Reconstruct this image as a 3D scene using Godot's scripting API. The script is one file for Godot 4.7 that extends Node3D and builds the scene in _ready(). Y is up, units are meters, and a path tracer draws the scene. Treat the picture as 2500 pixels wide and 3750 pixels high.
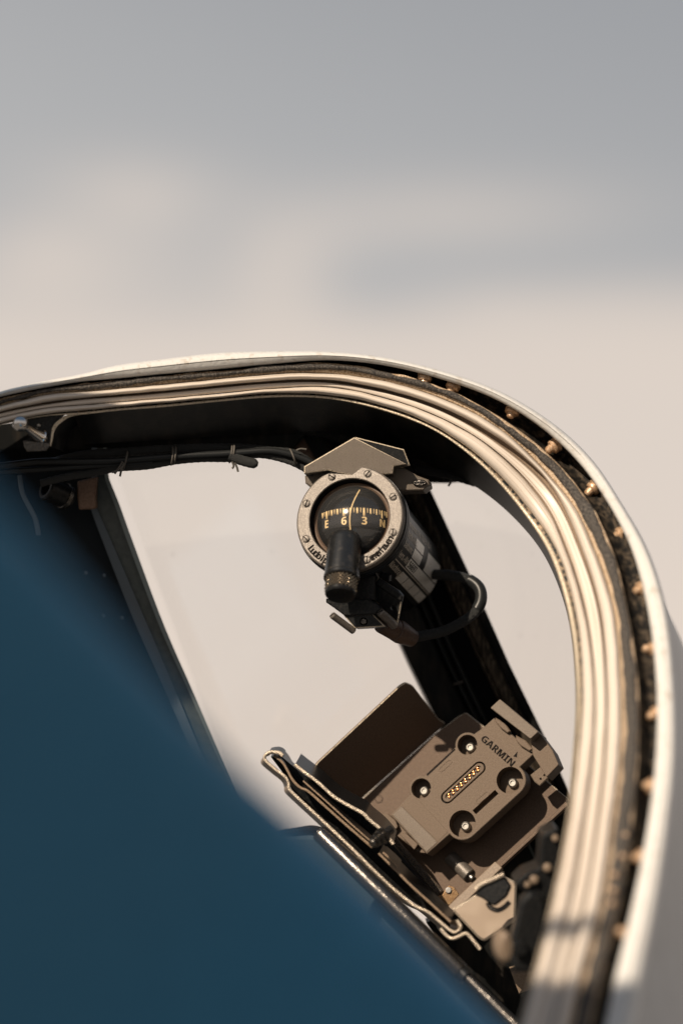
extends Node3D
# A helicopter cockpit seen through the curved door frame: magnetic compass, device cradle, posts, glareshield.
# Lengths below are in small units (one 8821st of the 1.6 m focus distance); K turns them into metres.

const FOC := 8821.2
const K := 1.6 / 8821.2
const PITCH := 14.0
var ct: Transform3D
var SUN := Vector3(-0.50, 0.66, 0.56).normalized()   # towards the sun, in camera axes
var mats := {}
var names := {}
var tone := 1.0     # the whole palette's depth
var rng := RandomNumberGenerator.new()


# ---------------------------------------------------------------- places
func P(px: float, py: float, z := 0.0) -> Vector3:
	var s := (FOC - z) / FOC
	return Vector3((px - 1250.0) * s, (1875.0 - py) * s, z)

func frame(o: Vector3, zaxis := Vector3(0, 0, 1), xhint := Vector3(1, 0, 0)) -> Transform3D:
	var n := zaxis.normalized()
	var x := (xhint - n * xhint.dot(n)).normalized()
	return Transform3D(Basis(x, n.cross(x), n), o)

func L(fr: Transform3D, px: float, py: float, c := 0.0) -> Vector2:
	var o := Vector3(0, 0, FOC)
	var d := Vector3(px - 1250.0, 1875.0 - py, -FOC)
	var inv := fr.affine_inverse()
	var lo: Vector3 = inv * o
	var ld: Vector3 = inv.basis * d
	var t := (c - lo.z) / ld.z
	var p := lo + ld * t
	return Vector2(p.x, p.y)

func poly(fr: Transform3D, pts: Array, c := 0.0) -> PackedVector2Array:
	var r := PackedVector2Array()
	for i in range(0, pts.size(), 2):
		r.append(L(fr, pts[i], pts[i + 1], c))
	return r

func rail(pts: Array, z := 0.0) -> Array:
	var r := []
	for i in range(0, pts.size(), 2):
		r.append(P(pts[i], pts[i + 1], z))
	return r


# ---------------------------------------------------------------- nodes
func thing(called: String, fr: Transform3D, label: String, category: String, group := "") -> Node3D:
	var o := Node3D.new()
	o.name = numbered(called)
	o.set_meta("label", label)
	o.set_meta("category", category)
	if group:
		o.set_meta("group", group)
	o.set_meta("fr", fr)
	o.transform = Transform3D(ct.basis * fr.basis, ct * ((fr.origin - Vector3(0, 0, FOC)) * K))
	add_child(o)
	return o

func numbered(called: String) -> String:
	names[called] = names.get(called, 0) + 1
	return called if names[called] == 1 else "%s_%03d" % [called, names[called] - 1]

func part(called: String, m: Mesh, mat: Material, parent: Node3D, at := Transform3D.IDENTITY) -> MeshInstance3D:
	var o := MeshInstance3D.new()
	o.name = called
	o.mesh = m
	if m.get_surface_count() == 1:
		o.material_override = mat
	o.transform = Transform3D(at.basis, at.origin * K)
	parent.add_child(o, true)
	return o

func begin() -> SurfaceTool:
	var st := SurfaceTool.new()
	st.begin(Mesh.PRIMITIVE_TRIANGLES)
	st.set_smooth_group(-1)
	return st

func done(st: SurfaceTool) -> ArrayMesh:
	st.generate_normals()
	return st.commit()

func done2(a: SurfaceTool, ma: Material, b: SurfaceTool, mb: Material) -> ArrayMesh:
	a.generate_normals()
	var m := a.commit()
	b.generate_normals()
	m = b.commit(m)
	m.surface_set_material(0, ma)
	m.surface_set_material(1, mb)
	return m

func v(st: SurfaceTool, p: Vector3, uv := Vector2.ZERO) -> void:
	st.set_uv(uv)
	st.add_vertex(p * K)

func tri(st: SurfaceTool, a: Vector3, b: Vector3, c: Vector3) -> void:
	v(st, a); v(st, c); v(st, b)      # a b c counter-clockwise seen from the front

func quad(st: SurfaceTool, a: Vector3, b: Vector3, c: Vector3, d: Vector3) -> void:
	tri(st, a, b, c); tri(st, a, c, d)


# ---------------------------------------------------------------- shapes
func cr(pts: Array, n: int) -> Array:
	var r := []
	for i in pts.size() - 1:
		var p0: Vector3 = pts[max(i - 1, 0)]
		var p1: Vector3 = pts[i]
		var p2: Vector3 = pts[i + 1]
		var p3: Vector3 = pts[min(i + 2, pts.size() - 1)]
		for k in n:
			r.append(p1.cubic_interpolate(p2, p0, p3, float(k) / n))
	r.append(pts[pts.size() - 1])
	return r

func even(pts: Array, step: float) -> Array:
	var c := Curve3D.new()
	c.bake_interval = step
	for p in cr(pts, 8):
		c.add_point(p)
	var n := int(max(2.0, c.get_baked_length() / step))
	var r := []
	for i in n + 1:
		r.append(c.sample_baked(c.get_baked_length() * i / n))
	return r

# rails: rows of points; groups[i] is the smooth group of the strip between rail i and i + 1
func loft(rails: Array, groups := [], st: SurfaceTool = null) -> SurfaceTool:
	if st == null:
		st = begin()
	for i in rails.size() - 1:
		st.set_smooth_group(groups[i] if i < groups.size() else 0)
		var a: Array = rails[i]
		var b: Array = rails[i + 1]
		var s := 0.0
		for j in a.size() - 1:
			var s2: float = s + (a[j + 1] - a[j]).length()
			var u0 := Vector2(s * K, i); var u1 := Vector2(s2 * K, i)
			var w0 := Vector2(s * K, i + 1); var w1 := Vector2(s2 * K, i + 1)
			v(st, a[j], u0); v(st, a[j + 1], u1); v(st, b[j + 1], w1)
			v(st, a[j], u0); v(st, b[j + 1], w1); v(st, b[j], w0)
			s = s2
	return st

func tube(pts: Array, r, segs := 12, st: SurfaceTool = null, caps := true, wob := 0.0, squash := 1.0) -> SurfaceTool:
	if st == null:
		st = begin()
	var rings := []
	var up := Vector3(0.13, 0.31, 0.94)
	for j in pts.size():
		var t: Vector3 = (pts[min(j + 1, pts.size() - 1)] - pts[max(j - 1, 0)]).normalized()
		var side := t.cross(up).normalized()
		up = side.cross(t).normalized()
		var rr: float = r[j] if r is Array else r
		var ring := []
		for k in segs + 1:
			var a := TAU * k / segs
			var w := 1.0 + (wob * sin(j * 2.1 + (k % segs) * TAU * 2 / segs) if wob > 0 else 0.0)
			ring.append(pts[j] + (side * cos(a) + up * sin(a) * squash) * rr * w)
		rings.append(ring)
	st.set_smooth_group(0)
	for j in rings.size() - 1:
		for k in segs:
			var a: Vector3 = rings[j][k]; var b: Vector3 = rings[j][(k + 1) % segs]
			var c: Vector3 = rings[j + 1][(k + 1) % segs]; var d: Vector3 = rings[j + 1][k]
			quad(st, a, d, c, b)
	if caps:
		st.set_smooth_group(-1)
		for k in segs:
			tri(st, pts[0], rings[0][k], rings[0][(k + 1) % segs])
			var e := rings.size() - 1
			tri(st, pts[e], rings[e][(k + 1) % segs], rings[e][k])
	return st

# profile: (radius, z) from one end to the other; sharp corners split the shading
func lathe(prof: Array, segs := 48, st: SurfaceTool = null, sharp := 25.0, arc0 := 0.0, arc1 := TAU) -> SurfaceTool:
	if st == null:
		st = begin()
	var g := 0
	for i in prof.size() - 1:
		if i > 0:
			var d0: Vector2 = prof[i] - prof[i - 1]
			var d1: Vector2 = prof[i + 1] - prof[i]
			if abs(rad_to_deg(d0.angle_to(d1))) > sharp:
				g += 1
		st.set_smooth_group(g)
		var p: Vector2 = prof[i]; var q: Vector2 = prof[i + 1]
		for k in segs:
			var a0: float = lerp(arc0, arc1, float(k) / segs)
			var a1: float = lerp(arc0, arc1, float((k + 1) % segs if is_equal_approx(arc1 - arc0, TAU) else k + 1) / segs)
			var A := Vector3(p.x * cos(a0), p.x * sin(a0), p.y); var B := Vector3(p.x * cos(a1), p.x * sin(a1), p.y)
			var C := Vector3(q.x * cos(a1), q.x * sin(a1), q.y); var D := Vector3(q.x * cos(a0), q.x * sin(a0), q.y)
			if p.x > 0.001:
				tri(st, A, C, B)
			if q.x > 0.001:
				tri(st, A, D, C)
	return st

func ccw(p: PackedVector2Array) -> PackedVector2Array:
	if Geometry2D.is_polygon_clockwise(p):
		p = p.duplicate()
		p.reverse()
	return p

func inset(p: PackedVector2Array, d: float) -> PackedVector2Array:
	var r := PackedVector2Array()
	var n := p.size()
	for i in n:
		var e0 := (p[i] - p[(i + n - 1) % n]).normalized()
		var e1 := (p[(i + 1) % n] - p[i]).normalized()
		var n0 := Vector2(-e0.y, e0.x); var n1 := Vector2(-e1.y, e1.x)
		var m := n0 + n1
		var l := m.length_squared()
		r.append(p[i] + (m * (2.0 / l) if l > 0.5 else m) * d)
	return r

func round_poly(p: PackedVector2Array, r: float, n := 4) -> PackedVector2Array:
	var o := PackedVector2Array()
	var k := p.size()
	for i in k:
		var a := p[(i + k - 1) % k]; var b := p[i]; var c := p[(i + 1) % k]
		var ra: float = min(r, (a - b).length() * 0.45); var rc: float = min(r, (c - b).length() * 0.45)
		var s := b + (a - b).normalized() * ra; var e := b + (c - b).normalized() * rc
		for j in n + 1:
			var t := float(j) / n
			o.append(s.lerp(b, t).lerp(b.lerp(e, t), t))
	return o

func circle(c: Vector2, r: float, n := 28) -> PackedVector2Array:
	var o := PackedVector2Array()
	for i in n:
		o.append(c + Vector2(cos(TAU * i / n), sin(TAU * i / n)) * r)
	return o

func stadium(a: Vector2, b: Vector2, r: float, n := 12) -> PackedVector2Array:
	var o := PackedVector2Array()
	var t := (b - a).angle()
	for i in n + 1:
		o.append(b + Vector2.from_angle(t - PI / 2 + PI * i / n) * r)
	for i in n + 1:
		o.append(a + Vector2.from_angle(t + PI / 2 + PI * i / n) * r)
	return o

func keyhole(outer: PackedVector2Array, holes: Array) -> PackedVector2Array:
	var p := outer.duplicate()
	var left := holes.duplicate()
	left.sort_custom(func(x, y): return xmax(x) > xmax(y))
	for h0 in left:
		var h: PackedVector2Array = ccw(h0).duplicate()
		h.reverse()
		var bi := 0; var bj := 0; var best := 1e18
		for i in p.size():
			for j in h.size():
				var d := p[i].distance_squared_to(h[j])
				if d < best:
					var ok := true
					for q in p.size():
						var q2 := (q + 1) % p.size()
						if q != i and q2 != i and Geometry2D.segment_intersects_segment(p[i], h[j], p[q], p[q2]) != null:
							ok = false
							break
					if ok:
						best = d; bi = i; bj = j
		var r := PackedVector2Array()
		for i in bi + 1:
			r.append(p[i])
		for j in h.size() + 1:
			r.append(h[(bj + j) % h.size()])
		r.append(p[bi])
		for i in range(bi + 1, p.size()):
			r.append(p[i])
		p = r
	return p

func xmax(p: PackedVector2Array) -> float:
	var m := -1e18
	for q in p:
		m = max(m, q.x)
	return m

func ears(p: PackedVector2Array) -> PackedInt32Array:
	# ear clipping that accepts the doubled bridge points of keyhole()
	var idx := []
	for i in p.size():
		idx.append(i)
	var out := PackedInt32Array()
	var guard := 0
	while idx.size() > 3 and guard < 20000:
		var cut := false
		for pass_ in 2:
			for i in idx.size():
				guard += 1
				var ia: int = idx[(i + idx.size() - 1) % idx.size()]; var ib: int = idx[i]; var ic: int = idx[(i + 1) % idx.size()]
				var a := p[ia]; var b := p[ib]; var c := p[ic]
				var cr_ := (b - a).cross(c - b)
				if cr_ <= (1e-7 if pass_ == 0 else -1e-6):
					continue
				var ok := true
				for j in idx:
					var q := p[j]
					if q.is_equal_approx(a) or q.is_equal_approx(b) or q.is_equal_approx(c):
						continue
					if (b - a).cross(q - a) >= 0 and (c - b).cross(q - b) >= 0 and (a - c).cross(q - c) >= 0:
						ok = false
						break
				if ok:
					out.append_array(PackedInt32Array([ia, ib, ic]))
					idx.remove_at(i)
					cut = true
					break
			if cut:
				break
		if not cut:
			return PackedInt32Array()
	if idx.size() == 3:
		out.append_array(PackedInt32Array([idx[0], idx[1], idx[2]]))
	return out

func cap(st: SurfaceTool, p: PackedVector2Array, z: float, up: bool) -> void:
	var t := ears(p)
	for i in range(0, t.size(), 3):
		var a := p[t[i]]; var b := p[t[i + 1]]; var c := p[t[i + 2]]
		if ((b - a).cross(c - a) > 0) != up:
			var s := b; b = c; c = s
		tri(st, Vector3(a.x, a.y, z), Vector3(b.x, b.y, z), Vector3(c.x, c.y, z))

# a slab of that outline from z0 up to z1, chamfered round the top; edge faces may go to another surface
func prism(p0: PackedVector2Array, z0: float, z1: float, bev := 0.0, holes := [], st: SurfaceTool = null, edge: SurfaceTool = null) -> SurfaceTool:
	if st == null:
		st = begin()
	if edge == null:
		edge = st
	st.set_smooth_group(-1)
	edge.set_smooth_group(-1)
	var p := ccw(p0)
	var q := inset(p, bev) if bev > 0 else p
	var tries := 0
	while bev > 0 and tries < 4 and ears(q).is_empty():
		bev *= 0.5
		q = inset(p, bev)
		tries += 1
	var n := p.size()
	for i in n:
		var a := p[i]; var b := p[(i + 1) % n]; var c := q[(i + 1) % n]; var d := q[i]
		quad(st, Vector3(a.x, a.y, z0), Vector3(b.x, b.y, z0), Vector3(b.x, b.y, z1 - bev), Vector3(a.x, a.y, z1 - bev))
		if bev > 0:
			quad(edge, Vector3(a.x, a.y, z1 - bev), Vector3(b.x, b.y, z1 - bev), Vector3(c.x, c.y, z1), Vector3(d.x, d.y, z1))
	var top := q
	if holes.size():
		top = keyhole(q, holes)
		for h0 in holes:
			var h: PackedVector2Array = ccw(h0)
			for i in h.size():
				var a := h[i]; var b := h[(i + 1) % h.size()]
				quad(st, Vector3(b.x, b.y, z0), Vector3(a.x, a.y, z0), Vector3(a.x, a.y, z1), Vector3(b.x, b.y, z1))
	cap(st, top, z1, true)
	if holes.is_empty():
		cap(st, p, z0, false)
	return st

func box(st: SurfaceTool, c: Vector3, s: Vector3, b := Basis.IDENTITY, bev := 0.0) -> SurfaceTool:
	if st == null:
		st = begin()
	var p := PackedVector2Array([Vector2(-s.x, -s.y) / 2, Vector2(s.x, -s.y) / 2, Vector2(s.x, s.y) / 2, Vector2(-s.x, s.y) / 2])
	var tmp := prism(p, -s.z / 2, s.z / 2, bev)
	st.append_from(done(tmp), 0, Transform3D(b, c * K))
	return st

func text_mesh(s: String, height: float, depth := 1.0, font := "Droid Sans", bold := true) -> TextMesh:
	var f := SystemFont.new()
	f.font_names = PackedStringArray([font])
	f.font_weight = 700 if bold else 400
	var t := TextMesh.new()
	t.text = s
	t.font = f
	t.font_size = 64
	t.pixel_size = height * K / 46.0     # capitals about 46 of 64
	t.depth = depth * K
	t.curve_step = 2.0
	return t

func add_text(st: SurfaceTool, t: TextMesh, at: Transform3D) -> void:
	for i in t.get_surface_count():
		st.append_from(t, i, Transform3D(at.basis, at.origin * K))


# ---------------------------------------------------------------- materials
func tex(seed_: int, freq: float, oct: int, c0: Color, c1: Color, lo: float, hi: float, size := 256, stretch := 1) -> ImageTexture:
	var n := FastNoiseLite.new()
	n.seed = seed_
	n.frequency = freq
	n.noise_type = FastNoiseLite.TYPE_SIMPLEX_SMOOTH
	n.fractal_octaves = oct
	var im := n.get_seamless_image(size if stretch > 0 else size / -stretch, size / stretch if stretch > 0 else size)
	if stretch != 1:
		im.resize(size, size)
	im.convert(Image.FORMAT_L8)
	var src := im.get_data()
	var lut := PackedByteArray()
	for i in 256:
		var t := smoothstep(lo, hi, i / 255.0)
		var c := (c0.lerp(c1, t) * tone).linear_to_srgb()
		lut.append_array(PackedByteArray([c.r8, c.g8, c.b8]))
	var out := PackedByteArray()
	out.resize(src.size() * 3)
	for i in src.size():
		var s := src[i] * 3
		out[i * 3] = lut[s]; out[i * 3 + 1] = lut[s + 1]; out[i * 3 + 2] = lut[s + 2]
	return ImageTexture.create_from_image(Image.create_from_data(size, size, false, Image.FORMAT_RGB8, out))

func M(called: String, albedo, rough: float, metal := 0.0, tile := 0.03, bump := 0.0, bump_tex: Texture2D = null, spec := 0.5) -> StandardMaterial3D:
	var m := StandardMaterial3D.new()
	m.resource_name = called
	if albedo is Texture2D:
		m.albedo_texture = albedo
	else:
		m.albedo_color = ((albedo as Color) * tone).linear_to_srgb()
	m.roughness = rough
	m.metallic = metal
	m.uv1_triplanar = true
	m.uv1_scale = Vector3.ONE / tile
	if bump > 0:
		m.heightmap_enabled = true
		m.heightmap_texture = bump_tex if bump_tex else mats.bumps
		m.heightmap_scale = bump
	m.metallic_specular = spec
	mats[called] = m
	return m

func make_materials() -> void:
	mats.bumps = tex(5, 0.06, 3, Color(0, 0, 0), Color(1, 1, 1), 0.1, 0.9)
	mats.grit = tex(6, 0.2, 2, Color(0, 0, 0), Color(1, 1, 1), 0.1, 0.9)
	var C := func(r, g, b): return Color(r, g, b)
	tone = 0.75
	M("white_paint", tex(11, 0.02, 4, C.call(0.50, 0.44, 0.37), C.call(0.72, 0.71, 0.69), 0.12, 0.30), 0.38, 0.0, 0.06, 0.02)
	M("fuselage_paint", tex(12, 0.02, 3, C.call(0.50, 0.49, 0.47), C.call(0.55, 0.54, 0.52), 0.2, 0.8), 0.4, 0.0, 0.2)
	M("gap_black", tex(13, 0.05, 4, C.call(0.010, 0.010, 0.010), C.call(0.13, 0.10, 0.072), 0.45, 0.85), 0.7, 0.0, 0.09, 0.03)
	M("rubber", tex(14, 0.04, 4, C.call(0.045, 0.043, 0.042), C.call(0.17, 0.15, 0.13), 0.35, 0.85), 0.75, 0.0, 0.02, 0.05)
	M("bedding", tex(15, 0.05, 4, C.call(0.26, 0.15, 0.06), C.call(0.66, 0.52, 0.38), 0.25, 0.6), 0.7, 0.0, 0.02, 0.05)
	M("seal", tex(16, 0.03, 5, C.call(0.36, 0.28, 0.20), C.call(0.73, 0.65, 0.565), 0.12, 0.38, 512, -16), 0.4)
	mats.seal.uv1_triplanar = false
	mats.seal.uv1_scale = Vector3(4.0, 0.11, 1)
	M("groove", tex(17, 0.1, 3, C.call(0.17, 0.12, 0.08), C.call(0.38, 0.28, 0.20), 0.3, 0.8), 0.8, 0.0, 0.02)
	M("frame_black", tex(18, 0.02, 4, C.call(0.010, 0.011, 0.011), C.call(0.028, 0.024, 0.020), 0.45, 0.85, 256, 4), 0.42, 0.0, 0.08, 0.004)
	M("chipped_edge", tex(19, 0.06, 4, C.call(0.05, 0.035, 0.025), C.call(0.84, 0.72, 0.55), 0.22, 0.36), 0.4, 0.3, 0.02, 0.03)
	M("chipped_dark", tex(20, 0.03, 4, C.call(0.018, 0.026, 0.030), C.call(0.62, 0.47, 0.33), 0.60, 0.66), 0.5, 0.0, 0.03)
	M("nylon", tex(21, 0.05, 3, C.call(0.48, 0.29, 0.16), C.call(0.82, 0.62, 0.44), 0.3, 0.8), 0.36, 0.35, 0.02)
	M("chrome", C.call(0.72, 0.70, 0.68), 0.08, 1.0)
	M("steel", tex(22, 0.08, 3, C.call(0.26, 0.245, 0.225), C.call(0.46, 0.44, 0.40), 0.2, 0.8), 0.38, 1.0, 0.01)
	M("bezel", tex(23, 0.06, 5, C.call(0.125, 0.108, 0.094), C.call(0.205, 0.18, 0.155), 0.25, 0.8), 0.42, 0.35, 0.02, 0.008, mats.grit)
	M("bracket_paint", tex(24, 0.07, 4, C.call(0.115, 0.092, 0.072), C.call(0.175, 0.144, 0.113), 0.2, 0.8), 0.5, 0.1, 0.018, 0.02, mats.grit)
	M("black_paint", tex(25, 0.03, 4, C.call(0.008, 0.009, 0.010), C.call(0.024, 0.023, 0.022), 0.4, 0.9), 0.32, 0.0, 0.02, 0.004)
	M("black_gloss", tex(26, 0.04, 5, C.call(0.010, 0.011, 0.012), C.call(0.06, 0.05, 0.042), 0.70, 0.95), 0.2, 0.0, 0.05, 0.0)
	M("dust_rim", tex(27, 0.12, 4, C.call(0.010, 0.008, 0.006), C.call(0.30, 0.16, 0.08), 0.42, 0.8), 0.6, 0.0, 0.008)
	M("inner_black", C.call(0.004, 0.004, 0.005), 0.7)
	M("card_black", C.call(0.008, 0.008, 0.009), 0.6)
	M("card_print", C.call(0.78, 0.56, 0.27), 0.6)
	M("engraving", C.call(0.012, 0.010, 0.009), 0.7)
	M("label_dark", tex(28, 0.04, 4, C.call(0.020, 0.024, 0.026), C.call(0.050, 0.042, 0.035), 0.3, 0.9), 0.32, 0.0, 0.02)
	M("label_pale", tex(29, 0.06, 5, C.call(0.45, 0.36, 0.27), C.call(1.0, 0.95, 0.87), 0.14, 0.34), 0.3, 0.2, 0.03)
	M("label_print", C.call(0.62, 0.54, 0.44), 0.5)
	M("knurl", C.call(0.30, 0.26, 0.21), 0.24, 0.9)
	M("tube_gloss", tex(26, 0.03, 5, C.call(0.012, 0.013, 0.014), C.call(0.045, 0.04, 0.035), 0.55, 0.95), 0.26, 0.0, 0.06)
	M("ink", C.call(0.02, 0.015, 0.012), 0.6)
	M("brown_plastic", tex(30, 0.04, 4, C.call(0.055, 0.028, 0.018), C.call(0.12, 0.066, 0.042), 0.2, 0.8), 0.45, 0.0, 0.015)
	M("braid", tex(31, 0.16, 2, C.call(0.006, 0.008, 0.009), C.call(0.03, 0.032, 0.032), 0.3, 0.8), 0.6, 0.0, 0.008, 0.08)
	M("sleeve", tex(32, 0.05, 3, C.call(0.010, 0.012, 0.013), C.call(0.03, 0.03, 0.03), 0.3, 0.9), 0.36, 0.0, 0.01)
	M("tie_cord", tex(33, 0.1, 3, C.call(0.04, 0.038, 0.034), C.call(0.15, 0.13, 0.11), 0.3, 0.8), 0.7, 0.0, 0.005)
	M("cradle_plastic", tex(34, 0.12, 5, C.call(0.142, 0.103, 0.074), C.call(0.178, 0.132, 0.096), 0.2, 0.8), 0.55, 0.0, 0.04, 0.012, mats.grit)
	M("cradle_worn", tex(35, 0.05, 4, C.call(0.118, 0.090, 0.067), C.call(0.21, 0.165, 0.124), 0.2, 0.8), 0.5, 0.0, 0.012, 0.01, mats.grit)
	M("tray_paint", tex(37, 0.10, 5, C.call(0.120, 0.081, 0.057), C.call(0.150, 0.101, 0.071), 0.2, 0.8), 0.5, 0.0, 0.045, 0.01, mats.grit)
	M("copper", C.call(0.85, 0.38, 0.15), 0.25, 1.0)
	M("lip_metal", tex(39, 0.07, 5, C.call(0.10, 0.07, 0.05), C.call(0.82, 0.70, 0.56), 0.22, 0.46), 0.32, 0.6, 0.012, 0.05)
	M("tan_edge", tex(40, 0.08, 5, C.call(0.09, 0.06, 0.04), C.call(0.46, 0.33, 0.22), 0.25, 0.6), 0.5, 0.2, 0.010, 0.06)
	M("gunmetal", tex(41, 0.05, 4, C.call(0.09, 0.085, 0.08), C.call(0.20, 0.18, 0.16), 0.3, 0.8), 0.26, 0.9, 0.02, 0.01)
	M("flaky", tex(42, 0.10, 5, C.call(0.010, 0.011, 0.012), C.call(0.30, 0.22, 0.15), 0.52, 0.70), 0.45, 0.1, 0.02, 0.08)
	M("rust", tex(43, 0.06, 5, C.call(0.24, 0.10, 0.03), C.call(0.64, 0.42, 0.22), 0.25, 0.6), 0.7, 0.0, 0.012, 0.08)
	M("latch_metal", tex(44, 0.01, 2, C.call(0.42, 0.33, 0.25), C.call(0.47, 0.375, 0.29), 0.2, 0.8), 0.35, 0.2, 0.06)
	M("post_green", tex(45, 0.03, 3, C.call(0.040, 0.050, 0.047), C.call(0.060, 0.070, 0.064), 0.2, 0.8), 0.5, 0.0, 0.05)
	M("post_edge", C.call(0.20, 0.235, 0.235), 0.45)
	M("post_strip", C.call(0.085, 0.11, 0.135), 0.5)
	M("post_brown", tex(46, 0.05, 4, C.call(0.022, 0.018, 0.014), C.call(0.12, 0.095, 0.07), 0.35, 0.85, 256, 4), 0.5, 0.0, 0.04)
	M("tan_block", tex(47, 0.05, 3, C.call(0.16, 0.09, 0.055), C.call(0.22, 0.13, 0.085), 0.2, 0.8), 0.6, 0.0, 0.03)
	M("lining", C.call(0.012, 0.016, 0.020), 0.55)
	M("blue_paint", tex(48, 0.02, 3, C.call(0.046, 0.225, 0.430), C.call(0.052, 0.245, 0.460), 0.2, 0.8), 0.55, 0.0, 0.1)
	M("cover_blue", C.call(0.05, 0.085, 0.115), 0.5)
	M("speck", C.call(0.10, 0.09, 0.08), 0.8)
	M("matt_tan", tex(49, 0.05, 3, C.call(0.20, 0.145, 0.10), C.call(0.28, 0.21, 0.15), 0.2, 0.8), 0.5, 0.0, 0.02)
	for q in ["gap_black", "frame_black", "inner_black", "lining", "card_black", "post_brown", "rubber", "engraving"]:
		mats[q].metallic_specular = 0.2
	for q in ["black_paint", "sleeve", "label_dark", "black_gloss"]:
		mats[q].metallic_specular = 0.33
	for q in ["tray_paint", "cradle_plastic"]:
		mats[q].metallic_specular = 0.3
	mats.blue_paint.metallic_specular = 0.3
	var g := M("dome_glass", C.call(1, 1, 1), 0.12)
	g.transparency = BaseMaterial3D.TRANSPARENCY_ALPHA
	g.albedo_color = Color(1, 1, 1, 0.02)
	g = M("windscreen_glass", C.call(1, 1, 1), 0.02)
	g.transparency = BaseMaterial3D.TRANSPARENCY_ALPHA
	g.albedo_color = Color(1, 1, 1, 0.02)


# ---------------------------------------------------------------- the door frame
# each station: z of the frame there, then px, py of rails A B C R D E F F2 G H I
var ST := [
	[250, -420,1590, -420,1602, -420,1611, -420,1629, -420,1635, -420,1657, -420,1665, -420,1676, -420,1701, -420,1708, -420,1764],
	[230, -90,1466, -90,1478, -90,1487, -90,1505, -90,1511, -90,1533, -90,1541, -90,1552, -90,1577, -90,1584, -90,1640],
	[215, 0,1434, 0,1454, 0,1462, 0,1482, 0,1487, 0,1508, 0,1515, 0,1530, 0,1551, 0,1558, 0,1640],
	[190, 200,1388, 200,1413, 200,1420, 200,1436, 200,1441, 200,1469, 200,1478, 200,1491, 200,1512, 200,1520, 200,1632],
	[175, 300,1370, 300,1397, 300,1406, 300,1430, 300,1436, 300,1458, 300,1464, 300,1485, 300,1504, 300,1519, 300,1628],
	[150, 400,1343, 400,1389, 400,1397, 400,1422, 400,1428, 400,1449, 400,1457, 400,1476, 400,1493, 400,1507, 400,1622],
	[120, 600,1315, 600,1370, 600,1376, 600,1401, 600,1408, 600,1431, 600,1440, 600,1460, 600,1476, 600,1491, 600,1610],
	[95, 800,1292, 800,1352, 800,1359, 800,1382, 800,1389, 800,1412, 800,1421, 800,1442, 800,1457, 800,1471, 800,1598],
	[80, 1000,1286, 1000,1333, 1000,1340, 1000,1363, 1000,1371, 1000,1395, 1000,1404, 1000,1424, 1000,1440, 1000,1455, 1000,1590],
	[70, 1200,1287, 1200,1319, 1200,1328, 1200,1356, 1200,1368, 1200,1391, 1200,1402, 1200,1417, 1200,1446, 1200,1460, 1200,1582],
	[80, 1400,1307, 1400,1337, 1400,1359, 1400,1385, 1400,1394, 1400,1425, 1400,1437, 1400,1456, 1400,1485, 1400,1503, 1395,1628],
	[110, 1600,1352, 1600,1384, 1600,1412, 1600,1440, 1600,1453, 1600,1485, 1600,1500, 1600,1526, 1600,1566, 1600,1582, 1570,1700],
	[150, 1855,1445, 1838,1474, 1813,1519, 1800,1542, 1796,1548, 1780,1576, 1771,1592, 1759,1613, 1734,1656, 1725,1672, 1690,1752],
	[230, 2169,1685, 2135,1714, 2090,1754, 2057,1783, 2050,1789, 2034,1803, 2022,1814, 1990,1843, 1948,1880, 1929,1896, 1903,1919],
	[400, 2365,2000, 2306,2000, 2236,2000, 2180,2000, 2170,2000, 2126,2000, 2113,2000, 2065,2000, 2030,2000, 1998,2000, 1970,2000],
	[560, 2432,2200, 2363,2200, 2287,2200, 2246,2200, 2238,2200, 2191,2200, 2179,2200, 2130,2200, 2099,2200, 2070,2200, 2062,2200],
	[830, 2470,2500, 2401,2500, 2332,2500, 2278,2500, 2270,2500, 2221,2500, 2212,2500, 2174,2500, 2133,2500, 2110,2500, 2104,2500],
	[1100, 2474,2800, 2397,2800, 2332,2800, 2275,2800, 2267,2800, 2214,2800, 2206,2800, 2164,2800, 2114,2800, 2098,2800, 2092,2800],
	[1280, 2455,3000, 2373,3000, 2313,3000, 2250,3000, 2241,3000, 2191,3000, 2182,3000, 2137,3000, 2088,3000, 2076,3000, 2070,3000],
	[1540, 2413,3300, 2317,3300, 2267,3300, 2208,3300, 2198,3300, 2145,3300, 2134,3300, 2087,3300, 2030,3300, 2018,3300, 2012,3300],
	[1750, 2365,3550, 2258,3550, 2208,3550, 2142,3550, 2130,3550, 2080,3550, 2068,3550, 2022,3550, 1970,3550, 1958,3550, 1950,3550],
	[2000, 2305,3850, 2190,3850, 2135,3850, 2060,3850, 2048,3850, 2000,3850, 1988,3850, 1945,3850, 1890,3850, 1878,3850, 1870,3850],
	[2210, 2240,4110, 2115,4110, 2055,4110, 1975,4110, 1962,4110, 1915,4110, 1902,4110, 1862,4110, 1805,4110, 1793,4110, 1785,4110],
]
	# further points measured on the rails, rail by rail, where the frame bends most
const MORE := [[2279, 1850, 2229, 1850, 2160, 1850, 2107, 1850, 2099, 1850, 2060, 1850, 2046, 1850, 1995, 1850]]
const NST := 460
const MID := Vector2(900, 3300)
var curves := []
var zcurve := []

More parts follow.
